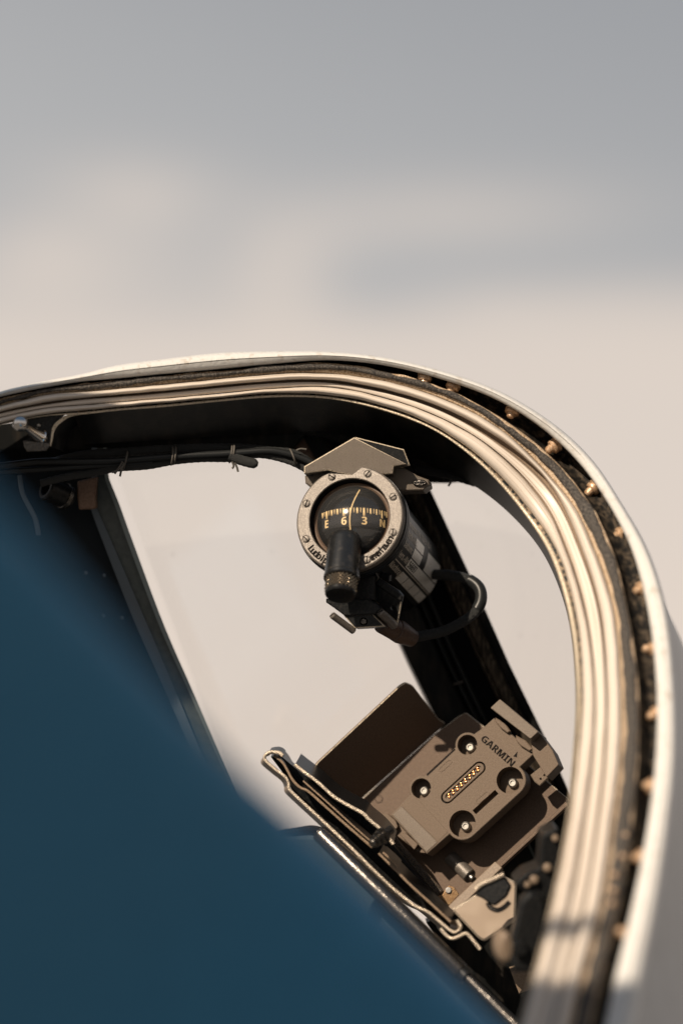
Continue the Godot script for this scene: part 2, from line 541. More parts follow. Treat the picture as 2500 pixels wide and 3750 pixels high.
func measure() -> void:
	# every rail as its own smooth curve, cut where a fan of rays from MID meets it
	var t0 := 126.0; var t1 := -30.0
	for k in 12:
		var src := []
		for s in ST:
			if k == 11:
				src.append(Vector3(s[11], s[12], s[0]))
			else:
				src.append(Vector3(s[1 + k * 2], s[2 + k * 2], 0))
		for m in MORE:
			if k < m.size() / 2:
				src.append(Vector3(m[k * 2], m[k * 2 + 1], 0))
		src.sort_custom(func(x, y): return ray_angle(x) > ray_angle(y))
		var dense := chordal(src, 24)
		var out := []
		var j := 0
		for i in NST + 1:
			var t: float = lerp(t0, t1, float(i) / NST)
			while j < dense.size() - 2 and ray_angle(dense[j + 1]) > t:
				j += 1
			var a0 := ray_angle(dense[j]); var a1 := ray_angle(dense[j + 1])
			out.append(dense[j].lerp(dense[j + 1], clampf((a0 - t) / max(a0 - a1, 1e-6), -0.5, 1.5)))
		for pass_ in 14:
			var sm := out.duplicate()
			for i in range(1, NST):
				sm[i] = (out[i - 1] + out[i] * 2.0 + out[i + 1]) * 0.25
			out = sm
		curves.append(out)
	zcurve = curves[11]

func chordal(pts: Array, n: int) -> Array:
	var r := []
	for i in pts.size() - 1:
		var p1: Vector3 = pts[i]; var p2: Vector3 = pts[i + 1]
		var p0: Vector3 = pts[i - 1] if i > 0 else p1 * 2.0 - p2
		var p3: Vector3 = pts[i + 2] if i + 2 < pts.size() else p2 * 2.0 - p1
		var d0 := p0.distance_to(p1); var d1 := p1.distance_to(p2); var d2 := p2.distance_to(p3)
		for k in n:
			r.append(p1.cubic_interpolate_in_time(p2, p0, p3, float(k) / n, d1, -d0, d1 + d2))
	r.append(pts[pts.size() - 1])
	return r

func ray_angle(p: Vector3) -> float:
	return rad_to_deg(atan2(MID.y - p.y, p.x - MID.x))

func frame_rail(i: float, dz: float, jag := 0.0, seed_ := 0) -> Array:
	# the curve a fraction of the way between rails, lifted by dz towards the viewer
	var r := []
	var i0 := int(floor(i))
	var t := i - i0
	for j in NST + 1:
		var p: Vector3 = curves[i0][j]
		if t > 0:
			p = p.lerp(curves[i0 + 1][j], t)
		r.append(P(p.x, p.y, zcurve[j].z + dz))
	if jag > 0:
		var n := FastNoiseLite.new()
		n.seed = seed_
		n.frequency = 0.075
		n.fractal_octaves = 3
		var mid := frame_rail(5.0, dz)
		for j in r.size():
			var w: Vector3 = (r[j] - mid[j]).normalized()
			r[j] += w * n.get_noise_1d(j * 1.0) * jag * 1.6
	return r

func build_frame() -> void:
	measure()
	var fr := frame(P(1250, 1350, 80))
	var o := thing("door_frame", fr, "curved white edged cockpit door frame with cream ribbed seal, arching over the compass", "door frame")
	var inv := -fr.origin
	var mv := func(rs: Array) -> Array:
		var out := []
		for r in rs:
			var q := []
			for p in r:
				q.append(p + inv)
			out.append(q)
		return out
	# outer skin: rounded white edge with a fine joint line, turned in at the gap
	var rs := [frame_rail(0.10, -420), frame_rail(0.0, -150), frame_rail(0.0, -45), frame_rail(0.05, -8), frame_rail(0.17, 14), frame_rail(0.33, 24), frame_rail(0.44, 26), frame_rail(0.455, 17), frame_rail(0.48, 17), frame_rail(0.50, 24), frame_rail(0.75, 20), frame_rail(0.93, 12), frame_rail(1.0, -4), frame_rail(1.0, -30), frame_rail(0.95, -190)]
	part("outer_skin", done(loft(mv.call(rs), [0, 0, 0, 0, 0, 0, 1, 2, 3, 4, 4, 4, 4, 5])), mats.white_paint, o)
	# a notch across the skin where two lengths meet
	var j0 := P(1627, 1367, 116) - fr.origin; var j1 := P(1621, 1374, 128) - fr.origin
	part("skin_joint", done(tube([j0, j1], 2.4, 6)), mats.groove, o)
	# black recess behind the skin
	rs = [frame_rail(0.97, -120), frame_rail(1.2, -135), frame_rail(1.6, -110), frame_rail(2.05, -60), frame_rail(2.1, -30)]
	part("channel", done(loft(mv.call(rs))), mats.gap_black, o)
	# tan bedding that shows at the torn edges of the rubber
	rs = [frame_rail(1.96, -70), frame_rail(1.98, -18, 3.0, 3), frame_rail(2.05, -8, 5.0, 3), frame_rail(2.6, -7), frame_rail(3.3, -7), frame_rail(3.85, -9), frame_rail(4.0, -25)]
	part("bedding_strip", done(loft(mv.call(rs), [0, 0, 0, 0, 0, 0])), mats.bedding, o)
	rs = [frame_rail(2.06, -12, 7.0, 41), frame_rail(2.10, 2, 7.0, 41), frame_rail(2.35, 10, 3.0, 51), frame_rail(2.62, 11, 3.0, 52), frame_rail(2.86, 2, 6.0, 43), frame_rail(2.90, -12, 6.0, 43)]
	part("rubber_strip", done(loft(mv.call(rs))), mats.rubber, o)
	# ribbed seal: two rounded ribs with a flat land and grooves between them
	rs = [frame_rail(3.9, -22)]
	for k in 9:
		var a := PI * k / 8.0
		rs.append(frame_rail(4.5 - 0.5 * cos(a), -14 + 44 * sin(a), 1.3, 61))
	part("outer_rib", done(loft(mv.call(rs))), mats.seal, o)
	rs = [frame_rail(5.0, -14), frame_rail(5.25, -26), frame_rail(5.7, -26), frame_rail(5.98, -6)]
	part("seal_groove", done(loft(mv.call(rs))), mats.groove, o)
	rs = [frame_rail(5.98, -14), frame_rail(6.02, 2), frame_rail(6.3, 6), frame_rail(6.7, 6), frame_rail(6.85, 2), frame_rail(6.88, -16)]
	part("land", done(loft(mv.call(rs), [1, 2, 2, 2, 3])), mats.seal, o)
	part("seal_groove", done(loft(mv.call([frame_rail(6.87, -10), frame_rail(6.9, -17), frame_rail(6.99, -17), frame_rail(7.02, -6)]))), mats.groove, o)
	rs = []
	for k in 9:
		var a := PI * k / 8.0
		rs.append(frame_rail(7.5 - 0.5 * cos(a), -8 + 36 * sin(a), 1.3, 62))
	rs.append(frame_rail(8.0, -30))
	part("inner_rib", done(loft(mv.call(rs))), mats.seal, o)
	# painted flange with chipped paint and a bare worn edge, then the deep reveal
	rs = [frame_rail(7.97, -26), frame_rail(8.1, -16), frame_rail(8.4, -12)]
	part("flange", done(loft(mv.call(rs))), mats.chipped_dark, o)
	var from := 0
	while curves[9][from].x < 262:      # the reveal starts where the stud bracket ends
		from += 1
	rs = [frame_rail(8.4, -14), frame_rail(8.45, 2), frame_rail(8.75, 8), frame_rail(9.0, 2), frame_rail(9.0, -14)]
	part("worn_edge", done(loft(mv.call(rs))), mats.chipped_edge, o)
	rs = [frame_rail(9.0, -14), frame_rail(9.06, -40), frame_rail(9.5, -190), frame_rail(10.0, -380)]
	for i in rs.size():
		rs[i] = rs[i].slice(from)
	var re := loft(mv.call(rs))
	part("reveal", done(re), mats.frame_black, o)
	# the worn edge turns down at the end of the reveal
	var e := even(rail([300, 1516, 252, 1519, 222, 1534, 198, 1556, 188, 1580, 184, 1606, 177, 1634], 180), 5.0)
	var e2 := even(rail([300, 1518, 258, 1527, 232, 1542, 208, 1564, 198, 1586, 194, 1608, 187, 1636], 173), 5.0)
	var n: int = min(e.size(), e2.size())
	var back := []
	for p in e2:
		back.append(p + Vector3(8, -10, -330))
	var st := loft(mv.call([e.slice(0, n), e2.slice(0, n)]))
	part("worn_edge", done(st), mats.chipped_edge, o)
	part("reveal_end", done(loft(mv.call([e2.slice(0, n), back.slice(0, n)]))), mats.frame_black, o)
	# nylon clips that hold the seal, from the skin down to the rubber
	var clip_mesh := done(lathe([Vector2(0, 19), Vector2(7, 18), Vector2(11, 14), Vector2(12, 3), Vector2(17, 3), Vector2(20, 0), Vector2(20.5, -4), Vector2(17, -6), Vector2(17, -8), Vector2(21, -9.5), Vector2(21, -14), Vector2(14, -18), Vector2(0, -18)], 20))
	var kc := 0
	for a in [[1553, 1391, 95], [1653, 1423, 100], [1872, 1513, 130], [2022, 1638, 165], [2166, 1792, 230], [2262, 1960, 345], [2338, 2160, 520], [2382, 2378, 710], [2396, 2617, 930], [2374, 2878, 1170], [2340, 3140, 1400], [2292, 3420, 1640]]:
		var t := in_dir(a[0], a[1])
		var z := Vector3(t.x, t.y, 0.35).normalized()
		kc += 1
		var cf := frame(P(a[0], a[1], a[2] - 26) - fr.origin, (z + Vector3(0.18 * sin(kc * 2.3), 0.18 * cos(kc * 3.1), 0.1 * sin(kc))).normalized(), Vector3(0, 0, 1))
		cf.basis = cf.basis.scaled_local(Vector3(1.3 + 0.15 * sin(kc * 2.9), 1.3, 1.4 + 0.35 * sin(kc * 1.7)))
		part("clip", clip_mesh, mats.nylon, o, cf)
	# rivet heads along the rubber low on the right
	var riv := done(lathe([Vector2(10, -6), Vector2(9.5, 0), Vector2(7, 4), Vector2(4, 6), Vector2(0, 6.5)], 16))
	for a in [[2322, 2607], [2321, 2652], [2313, 2815], [2300, 2948], [2288, 3060], [2278, 3137], [2250, 3205], [2246, 3262], [2240, 3310]]:
		var zz: float = 830 + (a[1] - 2500) * 0.91
		part("rivet", riv, mats.nylon, o, frame(P(a[0], a[1], zz + 14) - fr.origin))

func in_dir(x: float, y: float) -> Vector2:
	# direction from the skin in towards the opening, y up
	var best := 0; var d := 1e18
	for i in ST.size():
		var q := Vector2(ST[i][3], ST[i][4]).distance_squared_to(Vector2(x, y))
		if q < d:
			d = q; best = i
	var i0: int = max(best - 1, 0); var i1: int = min(best + 1, ST.size() - 1)
	var t := (Vector2(ST[i1][3], ST[i1][4]) - Vector2(ST[i0][3], ST[i0][4])).normalized()
	return Vector2(-t.y, -t.x)

func build_fuselage() -> void:
	var fr := frame(P(2480, 2800, 1000))
	var o := thing("fuselage_side", fr, "pale grey outer fuselage skin blurred at the lower right beside the door frame", "fuselage")
	var a := rail([2370, 2120, 2436, 2250, 2462, 2450, 2470, 2650, 2470, 2850, 2450, 3020, 2408, 3300, 2355, 3550, 2290, 3850])
	var b := rail([2380, 2120, 2446, 2250, 2502, 2400, 2540, 2600, 2580, 2850, 2600, 3050, 2600, 3300, 2600, 3550, 2600, 3850])
	var zs := [500, 600, 770, 950, 1130, 1290, 1530, 1740, 1990]
	var ra := []; var rb := []; var rc := []; var rm := []
	for i in zs.size():
		ra.append(P(a[i].x + 1250, 1875 - a[i].y, zs[i] - 70) - fr.origin)
		rm.append(P((a[i].x * 0.55 + b[i].x * 0.45) + 1250, 1875 - b[i].y, zs[i] - 330) - fr.origin)
		rb.append(P(b[i].x + 1250, 1875 - b[i].y, zs[i] - 720) - fr.origin)
		rc.append(P(b[i].x + 1250 + 12.0 * (i - 1), 1875 - b[i].y, zs[i] - 1500) - fr.origin)
	part("skin", done(loft([cr(ra, 8), cr(rm, 8), cr(rb, 8), cr(rc, 8)])), mats.fuselage_paint, o)
	var s := []
	for p in [[2488, 3120, 1280], [2470, 3350, 1480], [2445, 3600, 1690], [2425, 3800, 1850]]:
		s.append(P(p[0], p[1], p[2] - 420) - fr.origin)
	part("seam_bead", done(tube(even(s, 20), 9.0, 8)), mats.fuselage_paint, o)


# ---------------------------------------------------------------- inside the cabin
func build_cabin() -> void:
	var fr := frame(P(900, 1600, -330))
	var o := thing("roof_beam", fr, "black roof beam behind the top of the door frame", "beam")
	var p := poly(fr, [-120, 1560, 100, 1545, 400, 1500, 800, 1470, 1200, 1470, 1500, 1530, 1690, 1640, 1800, 1760, 1752, 1782, 1715, 1762, 1640, 1768, 1560, 1766, 1470, 1720, 1300, 1640, 1180, 1600, 1120, 1590, 1050, 1672, 900, 1666, 700, 1674, 430, 1706, -120, 1720])
	part("web", done(prism(p, -160, 0, 4)), mats.frame_black, o)
	fr = frame(P(1120, 1640, -480))
	o = thing("brown_gusset", fr, "brown gusset panel between the cable bundle and the compass bracket", "panel")
	part("plate", done(prism(poly(fr, [1030, 1560, 1200, 1560, 1200, 1700, 1150, 1720, 1060, 1680]), -30, 0, 3)), mats.tan_block, o)
	part("rib", done(prism(poly(fr, [1140, 1570, 1160, 1570, 1186, 1660, 1166, 1665], 20), 0, 20, 3)), mats.frame_black, o)

	# left post
	fr = frame(P(560, 2200, -250))
	o = thing("side_post", fr, "slim dark green windscreen post rising on the left", "post")
	var R := func(a: Array, z: float) -> Array:
		var q := []
		for x in cr(rail(a, z), 8):
			q.append(x - fr.origin)
		return q
	var r0 := [392, 1640, 398, 1738, 410, 1778, 437, 1845, 486, 1981, 598, 2282, 704, 2528, 802, 2760, 905, 3000]
	var r1 := [378, 1640, 384, 1740, 395, 1782, 421, 1850, 468, 1985, 581, 2285, 690, 2531, 790, 2762, 893, 3000]
	var r2 := [356, 1640, 356, 1742, 352, 1800, 354, 1855, 412, 1990, 532, 2270, 630, 2500, 735, 2755, 840, 3000]
	var r3 := [336, 1640, 336, 1742, 332, 1800, 334, 1862, 382, 1995, 490, 2270, 590, 2500, 700, 2755, 805, 3000]
	part("front_edge", done(loft([R.call(r0, -420), R.call(r0, -255), R.call(r1, -245)], [0, 1])), mats.post_edge, o)
	part("face", done(loft([R.call(r1, -245), R.call(r1, -262), R.call(r2, -262)], [0, 1])), mats.post_green, o)
	part("inner_strip", done(loft([R.call(r2, -262), R.call(r2, -250), R.call(r3, -280), R.call(r3, -420)], [0, 1, 2])), mats.post_strip, o)
	fr = frame(P(318, 1810, -190))
	o = thing("tan_clip_block", fr, "small tan block at the top of the left windscreen post", "block")
	part("block", done(prism(round_poly(poly(fr, [284, 1762, 356, 1745, 352, 1790, 350, 1830, 354, 1855, 346, 1864, 290, 1866, 282, 1810]), 6), -60, 0, 5)), mats.tan_block, o)
	# dark lining left of the post
	fr = frame(P(150, 2200, -330))
	o = thing("cabin_lining", fr, "dark cabin lining behind the left post, mostly hidden by the blue panel", "lining")
	part("panel", done(prism(poly(fr, [-200, 1640, 330, 1640, 345, 1870, 500, 2270, 600, 2500, 820, 3000, -200, 3000]), -60, 0, 4)), mats.lining, o)
	var riv := done(lathe([Vector2(7, -2), Vector2(6, 3), Vector2(3, 5), Vector2(0, 5.5)], 14))
	for a in [[383, 2107], [447, 2263], [315, 2098], [378, 2256]]:
		var q := L(fr, a[0], a[1])
		part("rivet", riv, mats.post_strip, o, Transform3D(Basis.IDENTITY, Vector3(q.x, q.y, 0)))
	# dark hose end with clamp under the cables
	fr = frame(P(200, 1800, -150), Vector3(-0.75, 0.35, 0.55))
	o = thing("hose_end", fr, "short dark hose end with clamp hanging below the cables", "hose")
	part("hose", done(lathe([Vector2(0, -70), Vector2(44, -70), Vector2(46, -60), Vector2(46, 34), Vector2(42, 40), Vector2(30, 40), Vector2(28, 10), Vector2(0, 10)], 28)), mats.black_paint, o)
	part("clamp", done(lathe([Vector2(46, -58), Vector2(50, -57), Vector2(50, -42), Vector2(46, -41)], 28)), mats.gunmetal, o)
	# thin bent strap hanging on the left
	fr = frame(P(105, 1850, -120))
	o = thing("hanging_strap", fr, "thin dark strap hanging beside the hose end", "strap")
	var sp := []
	for a in [[74, 1740], [82, 1800], [105, 1850], [130, 1900], [142, 1960]]:
		sp.append(P(a[0], a[1], -120) - fr.origin)
	part("strap", done(tube(even(sp, 10), 9.0, 8, null, true, 0.0, 0.3)), mats.post_strip, o)

	# windscreen centre post
	fr = frame(P(1700, 2300, -430))
	o = thing("centre_post", fr, "wide black windscreen post slanting down behind the compass", "post")
	var line := [[1452, 1560], [1500, 1650], [1579, 1802], [1725, 2118], [1863, 2431], [1993, 2698], [2100, 2940], [2230, 3240]]
	var prof := func(list: Array) -> Array:
		var rr := []
		for d in list:
			var q := []
			for a in line:
				q.append(P(a[0] + d[0], a[1], -430 + d[1]) - fr.origin)
			rr.append(q)
		return rr
	part("outer_flange", done(loft(prof.call([[0, -150], [0, 2], [-5, 10], [-28, 12], [-31, -4], [-40, -4]]), [1, 2, 2, 3, 4])), mats.frame_black, o)
	part("trim_strip", done(loft(prof.call([[-40, -4], [-44, 16], [-80, 20], [-87, 4], [-87, -120]]), [1, 2, 2, 3])), mats.post_brown, o)
	part("channel", done(loft(prof.call([[-87, -110], [-240, -110], [-242, -30]]), [1, 2])), mats.inner_black, o)
	part("inner_flange", done(loft(prof.call([[-242, -30], [-250, -20], [-300, 0], [-362, -16], [-372, -150]]), [1, 1, 1, 2])), mats.frame_black, o)
	part("fillet", done(loft(prof.call([[-87, 4], [-92, 12], [-100, 10], [-106, -30], [-106, -112]]), [1, 1, 1, 1])), mats.post_brown, o)
	for k in 2:
		var c := []
		for a in [[1500, 1650], [1579, 1802], [1725, 2118], [1863, 2431], [1993, 2698], [2100, 2940]]:
			c.append(P(a[0] - 187 - k * 33 + (4 if k == 0 else -3) * sin(a[1] * 0.013), a[1], -515))
		fr = frame(c[3])
		for i in c.size():
			c[i] -= fr.origin
		var w := thing("post_cable", fr, ["dark cable running down the post, the one nearer the black channel", "dark cable running down the post, beside its inner flange"][k], "cable", "cables down the centre post")
		part("jacket", done(tube(even(c, 30), 12.0, 10)), mats.sleeve, w)
		if k == 0:
			part("tie", done(tube([P(1640, 2512, -500) - fr.origin, P(1664, 2506, -498) - fr.origin, P(1694, 2496, -500) - fr.origin], 6.0, 8)), mats.tie_cord, w)


func build_floor() -> void:
	var fr := frame(P(1250, 4600, -600), Vector3(0, cos(deg_to_rad(PITCH)), sin(deg_to_rad(PITCH))), Vector3(1, 0, 0))
	var o := thing("cabin_floor", fr, "dark cabin floor below the picture", "floor")
	o.set_meta("kind", "structure")
	part("deck", done(prism(PackedVector2Array([Vector2(-2600, -1300), Vector2(500, -1300), Vector2(500, 2600), Vector2(-2600, 2600)]), -60, 0, 8)), mats.lining, o)

func build_harness() -> void:
	var fr := frame(P(600, 1680, -20))
	var o := thing("wiring_harness", fr, "bundle of black braided cables tied along under the roof beam", "cables")
	var runs := [
		[[-30, 1722, 150, 1702, 300, 1668, 450, 1656, 600, 1646, 750, 1641, 900, 1642, 1000, 1652, 1080, 1664, 1150, 1706], 17.0, "braid", -45],
		[[-30, 1712, 60, 1700, 160, 1690, 330, 1690, 450, 1686, 560, 1677, 700, 1668, 820, 1662, 900, 1656, 1000, 1652, 1100, 1676, 1180, 1716], 13.0, "sleeve", -8],
		[[150, 1770, 250, 1746, 340, 1732, 430, 1714, 540, 1706, 640, 1688, 740, 1679, 850, 1678, 950, 1664, 1060, 1688, 1150, 1734], 14.0, "braid", -25],
		[[-30, 1730, 100, 1722, 220, 1714, 340, 1706, 450, 1700, 560, 1692], 12.0, "sleeve", -22],
	]
	for r in runs:
		var pts := []
		for q in even(rail(r[0], r[3]), 8.0):
			pts.append(q - fr.origin)
		part("cable", done(tube(pts, r[1], 14, null, true, 0.05 if r[2] == "braid" else 0.0)), mats[r[2]], o)
	var stub := []
	for q in even(rail([840, 1668, 880, 1684, 915, 1694, 945, 1700], -5), 6.0):
		stub.append(q - fr.origin)
	var rad := []
	for i in stub.size():
		rad.append(19.0 * (1.0 if i < stub.size() - 3 else [0.93, 0.75, 0.4][i - stub.size() + 3]))
	part("stub_cable", done(tube(stub, rad, 16, null, true, 0.04)), mats.braid, o)
	for a in [[458, 1688, 36, 0.3], [630, 1670, 34, 0.1], [845, 1662, 33, 0.15], [1072, 1674, 30, -0.35], [640, 1668, 33, 0.1], [853, 1660, 32, 0.15]]:
		var ring := []
		for k in 17:
			var t := TAU * k / 16
			ring.append(P(a[0] + sin(a[3]) * cos(t) * 30 + sin(t) * 3, a[1] - cos(t) * a[2] * 0.95, -27 + sin(t) * 36) - fr.origin)
		part("tie", done(tube(ring, 4.0, 6, null, false)), mats.tie_cord, o)
	# frayed cord tails
	for a in [[[450, 1690], [435, 1715], [420, 1735]], [[455, 1695], [445, 1722], [440, 1745]], [[458, 1700], [432, 1722], [410, 1730]], [[850, 1690], [856, 1706], [850, 1716]], [[860, 1694], [868, 1712], [872, 1728]], [[1085, 1650], [1100, 1644], [1122, 1646]]]:
		var q := []
		for b in a:
			q.append(P(b[0], b[1], 12) - fr.origin)
		part("tie_tail", done(tube(cr(q, 4), 4.0, 6)), mats.tie_cord, o)

	# second loose cables at the right, above the opening
	fr = frame(P(1620, 1730, -260))
	o = thing("loose_cable", fr, "short dark cable under the frame to the right of the compass bracket", "cable")
	var c := []
	for q in even(rail([1520, 1712, 1580, 1728, 1650, 1742, 1740, 1768], -250), 8.0):
		c.append(q - fr.origin)
	part("jacket", done(tube(c, 16.0, 12, null, true, 0.05)), mats.braid, o)
	part("tie_tail", done(tube([P(1650, 1752, -245) - fr.origin, P(1648, 1770, -243) - fr.origin, P(1640, 1780, -243) - fr.origin], 4.0, 6)), mats.tie_cord, o)

	# polished ball stud on its bracket
	fr = frame(P(140, 1590, 190))
	o = thing("ball_stud", fr, "polished chrome ball stud on a dark bracket at the top left", "ball stud")
	var a0 := P(76, 1552, 290) - fr.origin
	var a1 := P(152, 1602, 190) - fr.origin
	var zf := frame(a0, a1 - a0)
	var ln := (a1 - a0).length()
	var pr := []
	for k in 13:
		var t := PI * k / 14.0
		pr.append(Vector2(28 * sin(t), -28 * cos(t)))
	pr.append_array([Vector2(11, 26), Vector2(11, 34), Vector2(26, ln - 14), Vector2(30, ln - 10), Vector2(30, ln), Vector2(0, ln)])
	part("stud", done(lathe(pr, 32)), mats.chrome, o, zf)
	part("bracket", done(prism(round_poly(poly(fr, [96, 1528, 130, 1510, 246, 1508, 206, 1540, 190, 1568, 182, 1634, 150, 1640, 90, 1636, 84, 1612, 110, 1600]), 5), -50, 0, 4)), mats.black_paint, o)
	part("nut", done(prism(round_poly(poly(fr, [86, 1612, 176, 1622, 182, 1634, 168, 1652, 100, 1654, 88, 1634], 30), 3), 0, 30, 5)), mats.gunmetal, o)
	var sc := L(fr, 143, 1558, 0)
	part("screw", done(lathe([Vector2(7, 0), Vector2(7, 5), Vector2(4, 8), Vector2(0, 9)], 14)), mats.steel, o, Transform3D(Basis.IDENTITY, Vector3(sc.x, sc.y, 0)))


# ---------------------------------------------------------------- compass
func build_compass() -> void:
	# bracket that hangs the compass from the beam
	var fr := frame(P(1300, 1690, 55), Vector3(-0.12, 0.10, 0.98))
	var o := thing("compass_bracket", fr, "faceted tan grey metal bracket that holds the compass under the beam", "bracket")
	var st := begin(); var ed := begin()
	prism(poly(fr, [1296, 1601, 1113, 1708, 1113, 1734, 1200, 1722, 1300, 1745, 1436, 1734, 1440, 1707, 1487, 1699]), -70, 0, 4, [], st, ed)
	part("front_plate", done2(st, mats.bracket_paint, ed, mats.chipped_edge), null, o)
	st = begin(); ed = begin()
	prism(poly(fr, [1300, 1600, 1478, 1645, 1500, 1703, 1450, 1720, 1310, 1690], -75), -330, -75, 4, [], st, ed)
	part("back_block", done2(st, mats.black_paint, ed, mats.chipped_edge), null, o)
	part("lower_plate", done(prism(poly(fr, [1116, 1742, 1200, 1722, 1300, 1745, 1440, 1708, 1484, 1716, 1528, 1742, 1569, 1757, 1572, 1776, 1548, 1795, 1478, 1797, 1300, 1800, 1136, 1782, 1118, 1770], -72), -200, -72, 4)), mats.bracket_paint, o)
	var q := L(fr, 1536, 1768, -70)
	var s := part("screw", done(lathe([Vector2(26, -6), Vector2(26, 2), Vector2(22, 5), Vector2(0, 5)], 24)), mats.gunmetal, o, Transform3D(Basis(Vector3(1, 0, 0), Vector3(0, 0.45, 0), Vector3(0, 0, 1)), Vector3(q.x, q.y, -66)))
	part("slot", done(box(null, Vector3(0, 0, 5), Vector3(40, 6, 2))), mats.inner_black, s)

	fr = frame(P(1279, 1897, 105), Vector3(-0.27, 0.29, 0.918))
	o = thing("magnetic_compass", fr, "round magnetic compass with grey screwed bezel, glass dome and black body", "compass")
	# bezel ring
	part("bezel", done(lathe([Vector2(150, -34), Vector2(150, -4), Vector2(153, 0), Vector2(194, 0), Vector2(199, -3), Vector2(201, -8), Vector2(201, -30), Vector2(196, -34)], 96)), mats.bezel, o)
	for k in 8:
		var a := deg_to_rad(22.0 + 45.0 * k)
		var t := Transform3D(Basis(Vector3(0, 0, 1), [0.5, 0.9, -0.6, 1.2, -0.8, 0.3, 1.5, 1.45][k]), Vector3(cos(a) * 176, sin(a) * 176, 0))
		var sw := part("screw", done(lathe([Vector2(15.5, -2), Vector2(15.5, 0.6), Vector2(14.5, 0.8)], 24)), mats.inner_black, o, t)
		part("screw_head", done(lathe([Vector2(12.6, 0), Vector2(12.6, 2.2), Vector2(10, 4.2), Vector2(5, 5.2), Vector2(0, 5.5)], 24)), mats.bezel, sw)
		part("slot", done(box(null, Vector3(0, 0, 4.6), Vector3(24, 3.6, 3.4))), mats.engraving, sw)
	# maker's lettering cast on the ring
	var lst := begin()
	for w in [["Ludolph", 213.0, 247.0], ["Bremerhaven", 289.0, 331.0]]:
		var tx: String = w[0]
		for i in tx.length():
			var a := deg_to_rad(lerp(w[1], w[2], (i + 0.5) / tx.length()))
			add_text(lst, text_mesh(tx[i], 17, 2.4), Transform3D(Basis(Vector3(0, 0, 1), a + PI / 2), Vector3(cos(a) * 176, sin(a) * 176, 1.0)))
	lst.generate_normals()
	part("lettering", lst.commit(), mats.engraving, o)
	# grooved black collar and body
	part("collar", done(lathe([Vector2(150, -34), Vector2(203, -34), Vector2(206, -37), Vector2(206, -46), Vector2(201, -48), Vector2(201, -54), Vector2(206, -56), Vector2(206, -66), Vector2(200, -69), Vector2(200, -76), Vector2(204, -78), Vector2(204, -86), Vector2(190, -90)], 96)), mats.black_paint, o)
	part("body", done(lathe([Vector2(186, -86), Vector2(186, -640), Vector2(183, -656), Vector2(174, -668), Vector2(160, -675), Vector2(0, -675)], 96, null, 35.0)), mats.black_gloss, o)
	# recess, dust rim and glass dome
	part("recess", done(lathe([Vector2(150, -4), Vector2(148, -20), Vector2(148, -40), Vector2(145, -40)], 80)), mats.inner_black, o)
	part("dust_rim", done(lathe([Vector2(148, -41), Vector2(144, -36), Vector2(138, -35), Vector2(132, -40)], 80)), mats.dust_rim, o)
	part("bowl", done(lathe([Vector2(140, -42), Vector2(138, -90), Vector2(118, -150), Vector2(70, -185), Vector2(0, -195)], 64)), mats.inner_black, o)
	var dp := []
	var RR := 158.0
	for k in 15:
		var a: float = asin(136.0 / RR) * (1.0 - k / 14.0)
		dp.append(Vector2(RR * sin(a), -38 + RR * cos(a) - RR * cos(asin(136.0 / RR))))
	part("dome", done(lathe(dp, 72)), mats.dome_glass, o)
	# card: a drum turning about the vertical, its ticks every five degrees
	var cR := 142.0
	var cx := -9.0
	var cz := -118.0
	var drum := begin()
	var ra := []; var rb := []; var rc := []; var rd := []; var rt := []
	for k in 41:
		var a: float = deg_to_rad(lerp(-44.0, 72.0, k / 40.0))
		var dd := Vector3(sin(a), 0, cos(a))
		rt.append(Vector3(cx, 42, cz) + dd * cR * 0.2)
		ra.append(Vector3(cx, 36, cz) + dd * (cR - 6)); rb.append(Vector3(cx, 34, cz) + dd * cR)
		rc.append(Vector3(cx, -38, cz) + dd * cR); rd.append(Vector3(cx, -44, cz) + dd * (cR - 12))
	loft([rt, ra, rb, rc, rd], [1, 2, 3, 4], drum)
	var card := part("card", done(drum), mats.card_black, o)
	for k in range(-2, 22):
		var deg := k * 5.0
		var th := deg_to_rad(58.0 - deg)
		if th > deg_to_rad(70) or th < deg_to_rad(-43):
			continue
		var big := k % 6 == 0
		var mid := k % 2 == 0
		var h := 30.0 if big else (21.0 if mid else 18.0)
		var wd := 9.5 if big else (8.5 if mid else 3.4)
		part("tick", done(box(null, Vector3.ZERO, Vector3(wd, h, 1.2))), mats.card_print, card, Transform3D(Basis(Vector3(0, 1, 0), th), Vector3(cx + sin(th) * (cR + 0.8), 31 - h / 2, cz + cos(th) * (cR + 0.8))))
	for w in [["E", 90.0], ["6", 60.0], ["3", 30.0], ["N", 0.0]]:
		var th := deg_to_rad(58.0 - w[1])
		part("numeral", text_mesh(w[0], 29, 1.0), mats.card_print, card, Transform3D(Basis(Vector3(0, 1, 0), th), Vector3(cx + sin(th) * (cR + 1.2), -18, cz + cos(th) * (cR + 1.2))))
	# lubber wire in front of the card
	var lub := []
	for k in 13:
		var t := k / 12.0
		lub.append(Vector3(lerp(36.0, 14.0, t) - 14 * sin(t * PI), lerp(106.0, -104.0, t), -32 + 62 * sin(0.35 + t * 2.4)))
	part("lubber_line", done(tube(cr(lub, 3), 2.7, 8)), mats.card_print, o)
	# paper label round the body
	var lab := func(s0: float, s1: float, f0: float, f1: float, r: float) -> ArrayMesh:
		var rows := []
		for i in 13:
			var f: float = deg_to_rad(lerp(f0, f1, i / 12.0))
			rows.append([Vector3(cos(f) * r, sin(f) * r, -s0), Vector3(cos(f) * r, sin(f) * r, -s1)])
		return done(loft(rows))
	var pl := part("label_plate", lab.call(92.0, 640.0, 14.0, -64.0, 187.2), mats.label_dark, o)
